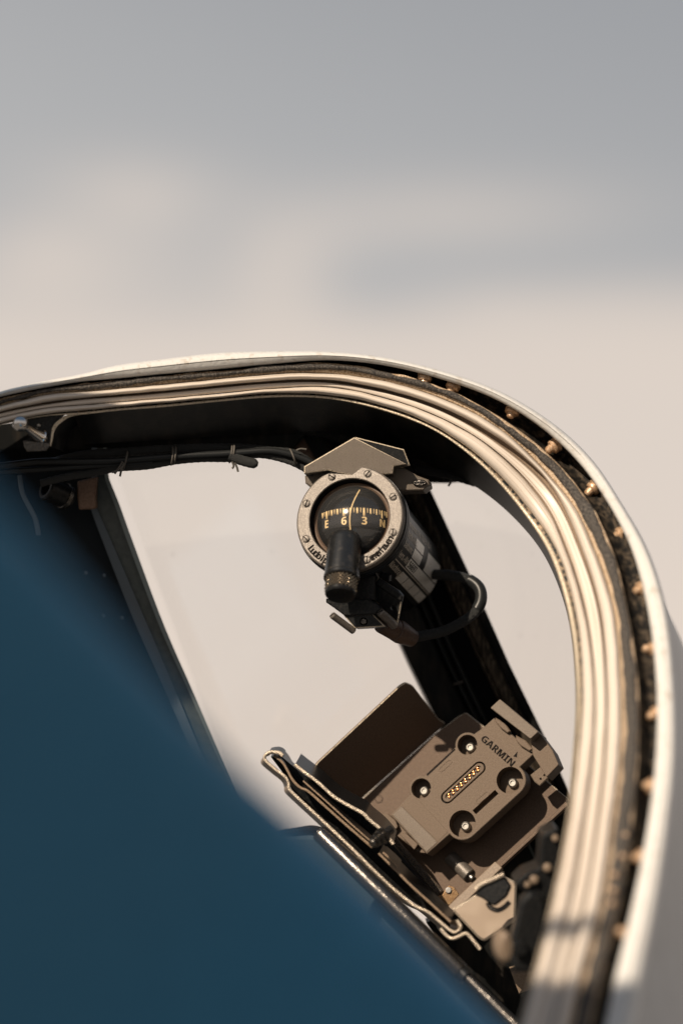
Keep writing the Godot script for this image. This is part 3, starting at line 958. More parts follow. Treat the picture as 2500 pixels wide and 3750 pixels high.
	for b in [[256, 372, -5, -15.5], [256, 372, -17, -28], [436, 628, -6, -28], [256, 634, -29.5, -41], [270, 356, -46.5, -58], [361, 446, -46.5, -58], [451, 536, -46.5, -58], [541, 628, -46.5, -58]]:
		part("field", lab.call(b[0], b[1], b[2], b[3], 187.9), mats.label_pale, pl)
	for b in [[130, 634, -42.3, -43.5]]:
		part("rule", lab.call(b[0], b[1], b[2], b[3], 187.9), mats.label_print, pl)
	for w in [["Kompass: FK 16/51-D-1", 98, 2.0, 18, "label_print"], ["Werk-Nr.:", 112, -10.5, 19, "label_print"], ["Datum:", 118, -22.5, 19, "label_print"], ["Vers.-Nr.:", 112, -35.0, 19, "label_print"], ["56697", 268, -35.5, 27, "ink"], ["Nachtrag:", 122, -50.0, 19, "label_print"]]:
		part("print", wrap_text(w[0], w[3], w[1], w[2], 188.6), mats[w[4]], pl)

	# lamp tube with knurled cap, in front below the dome
	var d := Vector3(-0.075, -0.83, 0.55).normalized()
	var tf := frame(P(1262, 1990, 137) - fr.origin, d, Vector3(1, 0, 0))
	tf = Transform3D(fr.basis.inverse() * tf.basis, fr.basis.inverse() * tf.origin)
	var lt := part("lamp_tube", done(lathe([Vector2(0, -30), Vector2(50, -30), Vector2(56, -24), Vector2(61, -10), Vector2(62, 0), Vector2(63, 138), Vector2(65, 142), Vector2(65, 152), Vector2(60, 156), Vector2(30, 156)], 64)), mats.tube_gloss, o, tf)
	var kn := begin()
	kn.set_smooth_group(-1)
	var n1 := 24; var rows_k := 7
	for i in rows_k:
		for k in n1:
			var z0 := 158.0 + i * 7.2
			var off := 0.5 * (i % 2)
			var a0 := TAU * (k + off) / n1; var a1 := TAU * (k + 1 + off) / n1
			var am := (a0 + a1) / 2
			var v0 := Vector3(cos(a0) * 53, sin(a0) * 53, z0); var v1 := Vector3(cos(a1) * 53, sin(a1) * 53, z0)
			var lo := Vector3(cos(am) * 53, sin(am) * 53, z0 - 7.2); var hi := Vector3(cos(am) * 53, sin(am) * 53, z0 + 7.2)
			var c := Vector3(cos(am) * 59.5, sin(am) * 59.5, z0)
			tri(kn, lo, v1, c); tri(kn, v1, hi, c); tri(kn, hi, v0, c); tri(kn, v0, lo, c)
	var cp := part("knurled_cap", done(kn), mats.knurl, lt)
	part("cap_end", done(lathe([Vector2(52, 150), Vector2(52, 206), Vector2(55, 208), Vector2(55, 216), Vector2(51, 222), Vector2(42, 224), Vector2(0, 224)], 48)), mats.black_paint, lt)
	# compensator block underneath: body, base plate, side plate, adjusting screws
	var bf := frame(P(1330, 2190, 65), Vector3(-0.16, 0.10, 0.98))
	var put := Transform3D(fr.basis.inverse() * bf.basis, fr.basis.inverse() * (bf.origin - fr.origin))
	part("neck_block", done(prism(poly(bf, [1290, 2066, 1331, 2070, 1334, 2100, 1374, 2108, 1374, 2200, 1290, 2200]), -160, 10, 4)), mats.black_paint, o, put)
	part("compensator_block", done(prism(poly(bf, [1193, 2192, 1345, 2192, 1372, 2205, 1398, 2230, 1372, 2250, 1262, 2256, 1222, 2226, 1193, 2206], 36), -120, 36, 5)), mats.black_paint, o, put)
	st = begin(); ed = begin()
	var hole := circle(L(bf, 1331, 2276, 24), 15, 20)
	prism(poly(bf, [1258, 2254, 1364, 2249, 1410, 2294, 1298, 2300], 24), -60, 24, 3, [hole], st, ed)
	part("base_plate", done2(st, mats.black_paint, ed, mats.chipped_edge), null, o, put)
	part("bore", done(lathe([Vector2(15, 0), Vector2(10, 4), Vector2(10, 2), Vector2(0, 2)], 20)), mats.gunmetal, o, put * Transform3D(Basis.IDENTITY, Vector3(L(bf, 1331, 2276, 8).x, L(bf, 1331, 2276, 8).y, 6)))
	# side plate with chipped paint round its rim
	var sf := frame(P(1425, 2200, 45), Vector3(-0.30, -0.10, 0.94))
	var sput := Transform3D(fr.basis.inverse() * sf.basis, fr.basis.inverse() * (sf.origin - fr.origin))
	st = begin(); ed = begin()
	prism(poly(sf, [1384, 2116, 1459, 2163, 1475, 2182, 1468, 2212, 1456, 2284, 1388, 2222, 1368, 2192, 1368, 2140]), -14, 0, 4.5, [circle(L(sf, 1438, 2226), 10, 14)], st, ed)
	part("side_plate", done2(st, mats.black_paint, ed, mats.chipped_edge), null, o, sput)
	part("plate_flange", done(prism(poly(sf, [1386, 2117, 1458, 2165, 1473, 2183, 1470, 2206, 1374, 2140], 16), 1, 16, 4)), mats.black_paint, o, sput)
	part("plate_tab", done(prism(poly(sf, [1376, 2098, 1388, 2090, 1425, 2108, 1424, 2130, 1380, 2110], -30), -60, -30, 3)), mats.black_paint, o, sput)
	for a in [[1215, 2252, 1296, 2312, 13.0], [1390, 2240, 1446, 2294, 15.0]]:
		var p0: Vector3 = fr.affine_inverse() * P(a[0], a[1], 120)
		var p1: Vector3 = fr.affine_inverse() * P(a[2], a[3], 75)
		var f2 := frame(p0, p0 - p1)
		var len2 := (p1 - p0).length()
		var r2: float = a[4]
		var pin := part("adjusting_screw", done(lathe([Vector2(0, -len2), Vector2(r2 - 3, -len2), Vector2(r2, -len2 + 3), Vector2(r2, -3), Vector2(r2 - 2, 0), Vector2(0, 0)], 24)), mats.bezel, o, f2)
		part("slot", done(box(null, Vector3(0, 0, 0.2), Vector3(r2 * 2 - 2, 4, 2))), mats.engraving, pin)

	# lead with its brown plug
	var c0 := P(1395, 2280, -10); var c1 := P(1512, 2340, -120)
	fr = frame(c0, c1 - c0)
	o = thing("compass_cable", fr, "braided black cable looping from a brown plug beneath the compass back to its body", "cable")
	var len3 := (c1 - c0).length()
	part("plug", done(lathe([Vector2(0, 0), Vector2(36, 0), Vector2(38, 6), Vector2(40, 70), Vector2(37, 72), Vector2(37, 77), Vector2(41, 80), Vector2(43, 105), Vector2(40, 122), Vector2(32, len3 - 4), Vector2(22, len3), Vector2(0, len3)], 40)), mats.brown_plastic, o)
	var cab := even([P(1500, 2336, -110), P(1560, 2326, -130), P(1622, 2312, -140), P(1680, 2284, -140), P(1728, 2252, -140), P(1756, 2212, -150), P(1760, 2172, -170), P(1744, 2142, -190), P(1708, 2120, -210), P(1660, 2108, -230), P(1600, 2104, -330), P(1500, 2100, -480)], 5.0)
	var inv := fr.affine_inverse()
	for i in cab.size():
		cab[i] = inv * cab[i]
	part("braided_lead", done(tube(cab, 19.0, 16, null, true, 0.07)), mats.braid, o)
	var a1: int = int(cab.size() * 0.36); var a2: int = int(cab.size() * 0.55)
	part("sleeve", done(tube(cab.slice(a1, a2), 22.5, 18)), mats.sleeve, o)

func wrap_text(s: String, h: float, s0: float, fdeg: float, r: float) -> ArrayMesh:
	# lettering laid on the round body: x runs back along the axis, y up round it
	var t := text_mesh(s, h, 0.0)
	t.horizontal_alignment = HORIZONTAL_ALIGNMENT_LEFT
	var st := begin()
	for i in t.get_surface_count():
		var arr := t.surface_get_arrays(i)
		var vs: PackedVector3Array = arr[Mesh.ARRAY_VERTEX]
		var ix = arr[Mesh.ARRAY_INDEX]
		var n: int = ix.size() if ix != null else vs.size()
		for k in n:
			var p: Vector3 = vs[ix[k] if ix != null else k] / K
			var f := deg_to_rad(fdeg) + p.y / r
			v(st, Vector3(cos(f) * r, sin(f) * r, -(s0 + p.x)))
	st.generate_normals()
	return st.commit()


# ---------------------------------------------------------------- tray and device cradle
func build_cradle() -> void:
	var n := Vector3(-0.28, 0.25, 0.93).normalized()
	var fr := frame(P(1694, 2866, -115), n, Vector3(0.72, -0.69, 0))   # x runs down to the right, y up to the right
	var tray := thing("mounting_tray", fr, "brown metal tray with an upright black wall, under the device cradle", "tray")
	var TB := -145.0
	var st := begin(); var ed := begin()
	prism(round_poly(poly(fr, [1282, 2962, 1604, 2676, 1640, 2652, 1672, 2626, 1705, 2608, 1780, 2668, 2005, 2863, 2088, 2932, 1824, 3176, 1640, 3334, 1560, 3240, 1380, 3046], TB), 9), TB - 8, TB, 2.5, [], st, ed)
	part("base", done2(st, mats.tray_paint, ed, mats.chipped_edge), null, tray)
	part("rim", done(prism(poly(fr, [2090, 2936, 1826, 3180, 1822, 3176, 2086, 2932], TB - 1), TB - 40, TB - 0.5, 0.0)), mats.tray_paint, tray)
	var hc := L(fr, 1387, 2926, TB)
	part("plug_ring", done(lathe([Vector2(15, 0), Vector2(15, 1.6), Vector2(13.2, 1.6), Vector2(13.2, 0)], 28)), mats.engraving, tray, Transform3D(Basis.IDENTITY, Vector3(hc.x, hc.y, TB)))
	part("plug", done(lathe([Vector2(13.2, 0), Vector2(13.2, 1.0), Vector2(0, 1.0)], 28)), mats.tray_paint, tray, Transform3D(Basis.IDENTITY, Vector3(hc.x, hc.y, TB)))
	# upright wall
	var e1 := fr.basis.y
	var e2 := fr.basis.x
	var wdir := (n * 0.87 - e2 * 0.5).normalized()
	var f0: Vector3 = fr * Vector3(L(fr, 1447, 2815, TB).x, L(fr, 1447, 2815, TB).y, TB)
	var wn := e1.cross(wdir).normalized()
	if wn.dot(e2) < 0:
		wn = -wn
	var wf := frame(f0, wn, e1)
	var rel := Transform3D(fr.basis.inverse() * wf.basis, fr.basis.inverse() * (wf.origin - fr.origin))
	st = begin(); ed = begin()
	prism(round_poly(poly(wf, [1284, 2962, 1235, 2930, 1175, 2862, 1150, 2818, 1160, 2796, 1466, 2510, 1486, 2500, 1512, 2512, 1560, 2575, 1606, 2634, 1632, 2650, 1604, 2678]), 10), -7, 0, 2.5, [], st, ed)
	part("wall", done2(st, mats.tray_paint, ed, mats.chipped_edge), null, tray, rel)

	var o := thing("device_cradle", fr, "tan lit plastic device cradle lettered GARMIN, with four screws and copper contacts", "device cradle")
	var W: Array[Vector2] = [L(fr, 1710, 2727), L(fr, 1541, 2887), L(fr, 1865, 2857), L(fr, 1692, 3016)]
	var rw := [38.0, 38.0, 50.0, 50.0]
	var body := poly(fr, [1807, 2630, 1952, 2762, 1905, 2806, 1700, 3000, 1648, 3052, 1562, 3127, 1430, 2984, 1500, 2912, 1557, 2838, 1662, 2740, 1769, 2664])
	for k in 2:
		body = biggest(Geometry2D.merge_polygons(body, circle(W[k], rw[k] + 8, 36)))
	body = biggest(Geometry2D.merge_polygons(body, stadium(W[2], W[3], 61, 16)))
	var holes := []
	for k in 4:
		holes.append(circle(W[k], rw[k], 36))
	var con_a := L(fr, 1642, 2914); var con_b := L(fr, 1748, 2817)
	var ax := (con_b - con_a).normalized()
	holes.append(stadium(con_a - ax * 8, con_b + ax * 8, 24, 10))
	var sl := (W[3] - W[2]).normalized(); var sn := Vector2(-sl.y, sl.x)
	var s0 := W[2] + sl * 64.0; var s1 := W[3] - sl * 60.0
	var slot := PackedVector2Array([s0 + sn * 9, s0 - sn * 11, s1 - sn * 11, s1 + sn * 9])
	holes.append(slot)
	st = begin(); ed = begin()
	prism(body, -88, 0, 2.5, holes, st, ed)
	part("body", done2(st, mats.cradle_plastic, ed, mats.cradle_worn), null, o)
	part("standoff", done(prism(poly(fr, [1640, 2790, 1790, 2880, 1700, 2990, 1540, 2960], -90), TB, -86)), mats.cradle_plastic, o)
	# well floors with their screws
	for k in 4:
		var zf := -56.0 if k < 2 else -62.0
		var wl := part("screw_well", done(lathe([Vector2(rw[k] - 0.3, zf - 6), Vector2(rw[k] - 0.3, zf), Vector2(rw[k] - 6, zf + 1), Vector2(0, zf + 1)], 36)), mats.cradle_plastic, o, Transform3D(Basis.IDENTITY, Vector3(W[k].x, W[k].y, 0)))
		var sc := part("screw", done(lathe([Vector2(19, zf), Vector2(19, zf + 9), Vector2(17, zf + 16), Vector2(12, zf + 19), Vector2(9, zf + 19), Vector2(8, zf + 14), Vector2(0, zf + 14)], 30)), mats.steel, wl, Transform3D(Basis.IDENTITY, Vector3(3, -2, 0)))
	part("slot_floor", done(prism(PackedVector2Array([s0 + sn * 9.2, s0 - sn * 11.2, s1 - sn * 11.2, s1 + sn * 9.2]), -60, -44)), mats.cradle_plastic, o)
	# contact block
	var cf := part("contact_floor", done(prism(stadium(con_a - ax * 8, con_b + ax * 8, 24.2, 10), -30, -14)), mats.engraving, o)
	var ins := []
	ins.append(stadium(con_a - ax * 4, con_b + ax * 4, 11, 8))
	part("contact_frame", done(prism(stadium(con_a - ax * 7, con_b + ax * 7, 18.5, 10), -16, -1, 1.5, ins)), mats.cradle_plastic, o)
	part("contact_bed", done(prism(stadium(con_a - ax * 4, con_b + ax * 4, 11.2, 8), -20, -8)), mats.cradle_plastic, o)
	var pitch := (con_b - con_a).length() / 7.0
	var nx := Vector2(-ax.y, ax.x)
	for k in 8:
		for s in 2:
			var pc := con_a + ax * (pitch * k + (2.0 if s else -2.0)) + nx * (4.2 if s else -4.2)
			part("contact_pin", done(lathe([Vector2(4.6, -9), Vector2(4.6, -4), Vector2(3, -2), Vector2(0, -1.4)], 10)), mats.copper, cf, Transform3D(Basis.IDENTITY, Vector3(pc.x, pc.y, 0)))
	# dividers between the contacts
	for k in 7:
		var pc := con_a + ax * pitch * (k + 0.5)
		part("contact_divider", done(box(null, Vector3(0, 0, -6), Vector3(13, 4, 6))), mats.cradle_plastic, cf, Transform3D(Basis(Vector3(0, 0, 1), ax.angle() - PI / 2 + 0.5), Vector3(pc.x, pc.y, 0)))
	# lettering and its triangle
	var lc := L(fr, 1822, 2750)
	var le := L(fr, 1866, 2787); var lb := L(fr, 1784, 2716)
	var ang := (le - lb).angle()
	var ts := begin()
	add_text(ts, text_mesh("GARMIN", 25, 1.6), Transform3D(Basis(Vector3(0, 0, 1), ang).scaled_local(Vector3(1.12, 1, 1)), Vector3(lc.x, lc.y, 0.7)))
	ts.generate_normals()
	part("lettering", ts.commit(), mats.engraving, o)
	part("triangle_mark", done(prism(poly(fr, [1878, 2770, 1893, 2753, 1891, 2773]), 0.2, 1.4)), mats.engraving, o)
	# moulded outlines on the face
	for a in [[1615, 2818, 1645, 2791], [1750, 2935, 1782, 2908]]:
		var sa := L(fr, a[0], a[1]); var sb := L(fr, a[2], a[3])
		part("moulded_outline", done(prism(stadium(sa, sb, 9, 8), -4, 1.2, 0.5, [stadium(sa, sb, 7.4, 8)])), mats.cradle_plastic, o)
	part("edge_groove", done(prism(poly(fr, [1560, 2836, 1663, 2741, 1667, 2745, 1564, 2842]), 0.2, 1.0)), mats.engraving, o)
	part("worn_pad", done(prism(poly(fr, [1437, 2984, 1470, 2952, 1602, 3084, 1562, 3121]), -4, 2.4, 1.6)), mats.cradle_worn, o)
	part("pad_ridge", done(prism(poly(fr, [1470, 2951, 1520, 2917, 1640, 3046, 1603, 3082]), -4, 1.2, 0.8)), mats.cradle_plastic, o)
	# raised latch tab along the top
	part("latch_tab", done(prism(round_poly(poly(fr, [1829, 2560, 1794, 2592, 1941, 2706, 1970, 2679], 78), 5), -80, 78, 4)), mats.cradle_worn, o)
	part("tab_side", done(prism(round_poly(poly(fr, [1972, 2681, 2022, 2748, 2044, 2800, 2000, 2846, 1950, 2766, 1942, 2712], 14), 4), -86, 14, 4)), mats.cradle_plastic, o)
	for a in [[1812, 2627, 1812, 2642, 1830, 2664, 1856, 2684, 1868, 2677, 1848, 2648], [1887, 2692, 1888, 2712, 1904, 2730, 1936, 2750, 1950, 2742, 1924, 2712]]:
		part("latch_clip", done(prism(poly(fr, a, 16), 0.5, 16, 3)), mats.cradle_plastic, o)
	# side fin with four holes
	var ff := poly(fr, [1940, 2838, 2018, 2776, 2044, 2800, 2040, 2816, 1974, 2878, 1956, 2864], -22)
	var fh := []
	for k in 4:
		fh.append(circle(L(fr, lerp(1978.0, 2019.0, k / 3.0), lerp(2852.0, 2812.0, k / 3.0), -22), 4.5, 10))
	st = begin(); ed = begin()
	prism(ff, -34, -22, 3, fh, st, ed)
	part("side_fin", done2(st, mats.cradle_plastic, ed, mats.cradle_worn), null, o)
	for a in [[1382, 2996, 1398, 2981, 1416, 2978, 1448, 3006, 1456, 3028, 1438, 3046], [1462, 3054, 1482, 3048, 1530, 3092, 1516, 3112]]:
		part("foot_clip", done(prism(round_poly(poly(fr, a, -14), 4), -90, -14, 4)), mats.cradle_plastic, o)
	part("foot_ledge", done(prism(poly(fr, [1372, 3000, 1430, 2982, 1562, 3125, 1532, 3122], -40), -92, -40, 3)), mats.cradle_plastic, o)

	# spacer with its pin below the cradle
	var c0 := P(1660, 3150, -200); var c1 := P(1718, 3206, -160)
	var gf := frame(c0, c1 - c0)
	o = thing("spacer_stud", gf, "bronze coloured round spacer stud below the device cradle", "stud")
	var ln := (c1 - c0).length()
	part("sleeve", done(lathe([Vector2(0, -20), Vector2(25, -20), Vector2(27, -16), Vector2(27, ln - 3), Vector2(24, ln), Vector2(12, ln)], 32)), mats.bezel, o)
	part("pin", done(lathe([Vector2(12, ln - 6), Vector2(12, ln + 16), Vector2(9, ln + 20), Vector2(0, ln + 20)], 20)), mats.steel, o)

func biggest(list: Array) -> PackedVector2Array:
	var best := PackedVector2Array(); var area := 0.0
	for p in list:
		var a := 0.0
		for i in p.size():
			a += p[i].cross(p[(i + 1) % p.size()])
		if abs(a) > area and not Geometry2D.is_polygon_clockwise(p):
			area = abs(a); best = p
	return best


# ---------------------------------------------------------------- glareshield, rail, latch
func sheet(o: Node3D, called: String, px: Array, z: float, back: Vector3, mat: Material, edge: Material, r: float) -> void:
	var org: Vector3 = (o.get_meta("fr") as Transform3D).origin
	var a := []
	var rl := []
	for i in range(0, px.size(), 2):
		rl.append(P(px[i], px[i + 1], z + (px[i] - 1000.0) * 0.36))
	for p in even(rl, 6.0):
		a.append(p - org)
	var b := []
	for p in a:
		b.append(p + back)
	var s := part(called, done(loft([a, b])), mat, o)
	var rr := []
	var n := FastNoiseLite.new()
	n.seed = int(px[0])
	n.frequency = 0.13
	for i in a.size():
		rr.append(r * (1.0 + 0.16 * n.get_noise_1d(i)))
	part("worn_edge", done(tube(a, rr, 10)), edge, s)

func build_glareshield() -> void:
	var fr := frame(P(1300, 3050, 40))
	var o := thing("glareshield", fr, "layered black glareshield sheets with bright worn edges, running down from the tip", "glareshield")
	sheet(o, "lower_sheet", [1000, 2752, 980, 2757, 969, 2772, 974, 2787, 1011, 2819, 1045, 2846, 1057, 2868, 1060, 2891, 1099, 2930, 1149, 2976, 1206, 3029, 1283, 3102, 1359, 3178, 1436, 3251, 1503, 3306, 1534, 3325, 1568, 3341, 1614, 3379, 1655, 3412, 1678, 3408, 1686, 3392, 1672, 3370], 95, Vector3(-24, -46, -300), mats.matt_tan, mats.lip_metal, 6.0)
	sheet(o, "middle_sheet", [1003, 2766, 1034, 2792, 1053, 2822, 1072, 2857, 1099, 2884, 1130, 2899, 1191, 2953, 1264, 3018, 1352, 3094, 1362, 3103], 70, Vector3(10, 4, -300), mats.black_paint, mats.tan_edge, 5.0)
	sheet(o, "upper_sheet", [1080, 2800, 1107, 2822, 1164, 2865, 1218, 2914, 1267, 2945, 1329, 2979, 1352, 3002, 1394, 3037, 1428, 3075, 1440, 3092], 62, Vector3(18, 14, -260), mats.black_paint, mats.lip_metal, 6.5)
	sheet(o, "stiffener", [1110, 2860, 1206, 2945, 1290, 3022, 1356, 3080], 78, Vector3(6, 4, -120), mats.black_paint, mats.tan_edge, 3.2)
	sheet(o, "tip_fold", [982, 2758, 1000, 2754, 1022, 2757, 1036, 2768], 92, Vector3(6, 0, -200), mats.black_paint, mats.lip_metal, 7.0)
	sheet(o, "inner_rail", [1386, 3125, 1459, 3197, 1499, 3238, 1580, 3312, 1649, 3376], 84, Vector3(20, 10, -160), mats.black_paint, mats.tan_edge, 4.6)
	sheet(o, "inner_rail", [1402, 3122, 1440, 3156, 1458, 3176], 84, Vector3(14, 10, -100), mats.black_paint, mats.tan_edge, 4.0)
	sheet(o, "foot_fold", [1612, 3400, 1632, 3424, 1655, 3437, 1682, 3428, 1706, 3418, 1728, 3440, 1757, 3476], 120, Vector3(-10, -20, -160), mats.black_paint, mats.lip_metal, 6.0)
	part("core", done(prism(poly(fr, [992, 2772, 1024, 2764, 1080, 2812, 1267, 2950, 1352, 3004, 1440, 3095, 1600, 3290, 1640, 3340, 1670, 3390, 1640, 3395, 1436, 3251, 1206, 3029, 1068, 2892, 1050, 2850], -40), -160, -40)), mats.black_paint, o)
	part("lower_cover", done(prism(poly(fr, [985, 3085, 1060, 3066, 1150, 3068, 1240, 3140, 1700, 3590, 1920, 3800, 1000, 3900, 880, 3300], -150), -260, -150, 8)), mats.cover_blue, o)
	# scratched strip beside the cradle, its bare end rusty
	var sf := frame(P(1530, 3180, -90))
	o = thing("scratched_strip", sf, "scratched black metal strip with a rusty bare end below the cradle", "strip")
	part("strip", done(prism(poly(sf, [1405, 3030, 1432, 3040, 1470, 3092, 1540, 3170, 1622, 3262, 1594, 3290, 1510, 3200, 1440, 3110]), -24, 0, 3)), mats.flaky, o)
	part("rusty_end", done(prism(poly(sf, [1590, 3287, 1600, 3282, 1618, 3280, 1632, 3258, 1645, 3246, 1662, 3252, 1680, 3276, 1634, 3328, 1612, 3312], 4), -20, 4, 2)), mats.rust, o)
	var fp := L(sf, 1641, 3260, 4)
	part("grey_flake", done(prism(circle(fp, 12, 7), 3, 10, 3)), mats.fuselage_paint, o)
	# blurred fastener on the sheets
	sf = frame(P(1375, 3080, 330), Vector3(-0.6, -0.35, 0.7))
	o = thing("sheet_fastener", sf, "small dark fastener with stacked washers on the glareshield sheets", "fastener")
	part("shank", done(lathe([Vector2(0, -90), Vector2(16, -90), Vector2(16, 20), Vector2(12, 24), Vector2(0, 24)], 20)), mats.gunmetal, o)
	for k in 3:
		part("washer", done(lathe([Vector2(16, -46 + k * 22), Vector2(30 - k * 4, -46 + k * 22), Vector2(30 - k * 4, -38 + k * 22), Vector2(16, -38 + k * 22)], 24)), mats.gunmetal, o)
	# grab rail
	var c0 := P(1172, 3052, 150); var c1 := P(1690, 3560, 470)
	var gf := frame(c0, c1 - c0)
	o = thing("grab_rail", gf, "shiny dark metal tube running diagonally along the blue panel", "tube")
	var ln := (c1 - c0).length()
	part("tube", done(lathe([Vector2(10, -14), Vector2(22, -12), Vector2(29, -4), Vector2(31, 6), Vector2(31, ln - 6), Vector2(28, ln), Vector2(18, ln + 3)], 48, null, 40.0)), mats.gunmetal, o)
	part("inner_rod", done(lathe([Vector2(17, ln - 10), Vector2(17, ln + 420), Vector2(0, ln + 420)], 32)), mats.gunmetal, o)
	part("ring", done(lathe([Vector2(18, ln + 2), Vector2(30, ln + 3), Vector2(30, ln + 26), Vector2(18, ln + 28)], 32)), mats.black_paint, o)
	var b0: Vector3 = gf.affine_inverse() * P(1172, 3048, 150)
	var b1: Vector3 = gf.affine_inverse() * P(1140, 3040, 165)
	var b2: Vector3 = gf.affine_inverse() * P(1020, 3052, 240)
	part("lever_end", done(tube(cr([b0, b1, (b1 + b2) / 2, b2], 5), [20.0, 19.5, 19, 18.5, 18, 18, 17.5, 17, 16.5, 16, 15.5, 15, 14.5, 14, 12, 8], 24)), mats.gunmetal, o)

func build_latch() -> void:
	# tan bar leading down from the tray
	var fr := frame(P(1735, 3245, 120), Vector3(-0.2, 0.3, 0.93))
	var o := thing("tan_bar", fr, "short tan grey bar between the cradle tray and the latch plate", "bar")
	part("bar", done(prism(round_poly(poly(fr, [1632, 3330, 1646, 3312, 1812, 3154, 1838, 3178, 1760, 3250, 1668, 3336, 1650, 3350]), 5), -40, 0, 5)), mats.matt_tan, o)
	fr = frame(P(1770, 3350, 260), Vector3(-0.1, 0.25, 0.95))
	o = thing("latch_plate", fr, "beige latch plate with a round cornered end, catching the sun at the bottom", "latch plate")
	var st := begin(); var ed := begin()
	prism(round_poly(poly(fr, [1652, 3330, 1674, 3318, 1740, 3276, 1840, 3205, 1890, 3230, 1885, 3370, 1772, 3446, 1752, 3436]), 10), -30, 0, 7, [], st, ed)
	part("plate", done2(st, mats.latch_metal, ed, mats.lip_metal), null, o)
	var f2 := frame(P(1810, 3260, 420), Vector3(-0.2, 0.2, 0.95))
	o = thing("wing_catch", f2, "dark wing shaped catch standing on the beige latch plate", "catch")
	part("wing", done(prism(round_poly(poly(f2, [1737, 3278, 1758, 3248, 1812, 3216, 1846, 3208, 1870, 3245, 1852, 3284, 1808, 3318, 1786, 3306, 1766, 3290]), 8), -24, 0, 6)), mats.black_paint, o)
	var q := []
	for p in even(rail([1742, 3256, 1765, 3238, 1800, 3224, 1846, 3204], 425), 6.0):
		q.append(p - f2.origin)
	part("wing_edge", done(tube(q, 9.0, 10)), mats.lip_metal, o)
	q = []
	for p in even(rail([1776, 3296, 1786, 3314, 1812, 3324, 1838, 3312, 1856, 3294], 380), 6.0):
		q.append(p - f2.origin)
	part("bow", done(tube(q, 9.0, 12)), mats.gunmetal, o)
	# dark lever and blurred lock parts near the frame
	var f3 := frame(P(1940, 3400, 800))
	o = thing("door_lever", f3, "blurred black upright lever in front of the latch plate", "lever")
	part("arm", done(prism(round_poly(poly(f3, [1905, 3300, 1940, 3262, 1990, 3280, 2005, 3340, 1985, 3440, 1955, 3560, 1880, 3560, 1872, 3440]), 18), -80, 0, 14)), mats.black_paint, o)
	part("knob", done(lathe([Vector2(0, -40), Vector2(34, -40), Vector2(40, -20), Vector2(40, 30), Vector2(30, 44), Vector2(0, 46)], 28)), mats.matt_tan, o, Transform3D(Basis(Vector3(0, 1, 0), 0.3).scaled_local(Vector3(0.55, 1.25, 1)), P(1838, 3462, 1050) - f3.origin))
	part("pivot", done(lathe([Vector2(0, -40), Vector2(22, -40), Vector2(26, 10), Vector2(20, 20), Vector2(0, 22)], 24)), mats.black_paint, o, frame(P(1900, 3470, 820) - f3.origin))
	var f4 := frame(P(1990, 3150, 760))
	o = thing("lock_block", f4, "blurred dark lock block with tan screws between tray and door frame", "lock")
	part("block", done(prism(round_poly(poly(f4, [1985, 3060, 2040, 3030, 2060, 3090, 2035, 3300, 1960, 3290, 1880, 3240, 1920, 3200, 1975, 3180]), 12), -200, 0, 12)), mats.black_paint, o)
	for a in [[2032, 3070, 16], [2003, 3178, 20], [1955, 3222, 20], [1930, 3240, 14]]:
		part("screw", done(lathe([Vector2(a[2] * 0.75, -8), Vector2(a[2] * 0.75, 6), Vector2(a[2] * 0.45, 12), Vector2(0, 13)], 18)), mats.matt_tan, o, frame(P(a[0], a[1], 772) - f4.origin))
	var f5 := frame(P(1900, 3400, -240))
	o = thing("side_console", f5, "black console side behind the latch and the tray", "console")
	part("panel", done(prism(poly(f5, [1780, 3200, 1900, 3080, 2060, 2940, 2160, 2960, 2160, 3850, 1900, 3850, 1700, 3600, 1560, 3380, 1650, 3330]), -100, 0, 6)), mats.frame_black, o)
	for k in 4:
		var x := 1925.0 + k * 30
		part("rib", done(prism(poly(f5, [x, 3085 - k * 20, x + 10, 3080 - k * 20, x + 60, 3190, x + 50, 3195], 20), 0, 20, 4)), mats.post_green, o)
	part("lower_bracket", done(prism(poly(f5, [1870, 3560, 2040, 3510, 2050, 3590, 1900, 3640], 300), 200, 300, 10)), mats.matt_tan, o)


# ---------------------------------------------------------------- near and far
func build_blue() -> void:
	# a large smooth blue panel close to the lens: a broad face whose edge rolls over
	var fr := frame(P(600, 3300, 4000))
	var o := thing("blue_panel", fr, "large smooth dark blue panel filling the lower left, blurred in the foreground", "panel")
	var edge := [[-400, 1500, 5500], [0, 1850, 5150], [250, 2115, 4850], [500, 2400, 4500], [775, 2712, 4100], [1100, 3030, 3600], [1470, 3400, 3250], [1830, 3760, 2950], [2080, 4020, 2800]]
	var rows := []
	for k in 16:
		rows.append([])
	for e in edge:
		var p := P(e[0], e[1], e[2])
		var s: float = (FOC - e[2]) / FOC
		var inn := Vector3(-0.74, -0.67, 0)            # in the picture, away from the edge
		for k in 6:                                   # back of the roll
			var a := PI * 0.5 * k / 5.0
			rows[k].append(p - fr.origin + inn * (170.0 * s * (1 - sin(a))) + Vector3(0, 0, -170.0 * s * cos(a)) * 1.6)
		for k in 6:
			var a := PI * 0.38 * (k + 1) / 6.0
			rows[6 + k].append(p - fr.origin + inn * (330.0 * s * (1 - cos(a))) + Vector3(0, 0, 330.0 * s * sin(a)) * 0.62)
		var last: Vector3 = rows[11][rows[11].size() - 1]
		var prev: Vector3 = rows[10][rows[10].size() - 1]
		var dir := (last - prev).normalized()
		for k in 4:
			dir = (dir * 1.0 + inn * 0.25).normalized()
			rows[12 + k].append(last + dir * [200, 500, 1100, 2200][k] * s)
	for k in rows.size():
		rows[k] = cr(rows[k], 6)
	part("face", done(loft(rows)), mats.blue_paint, o)

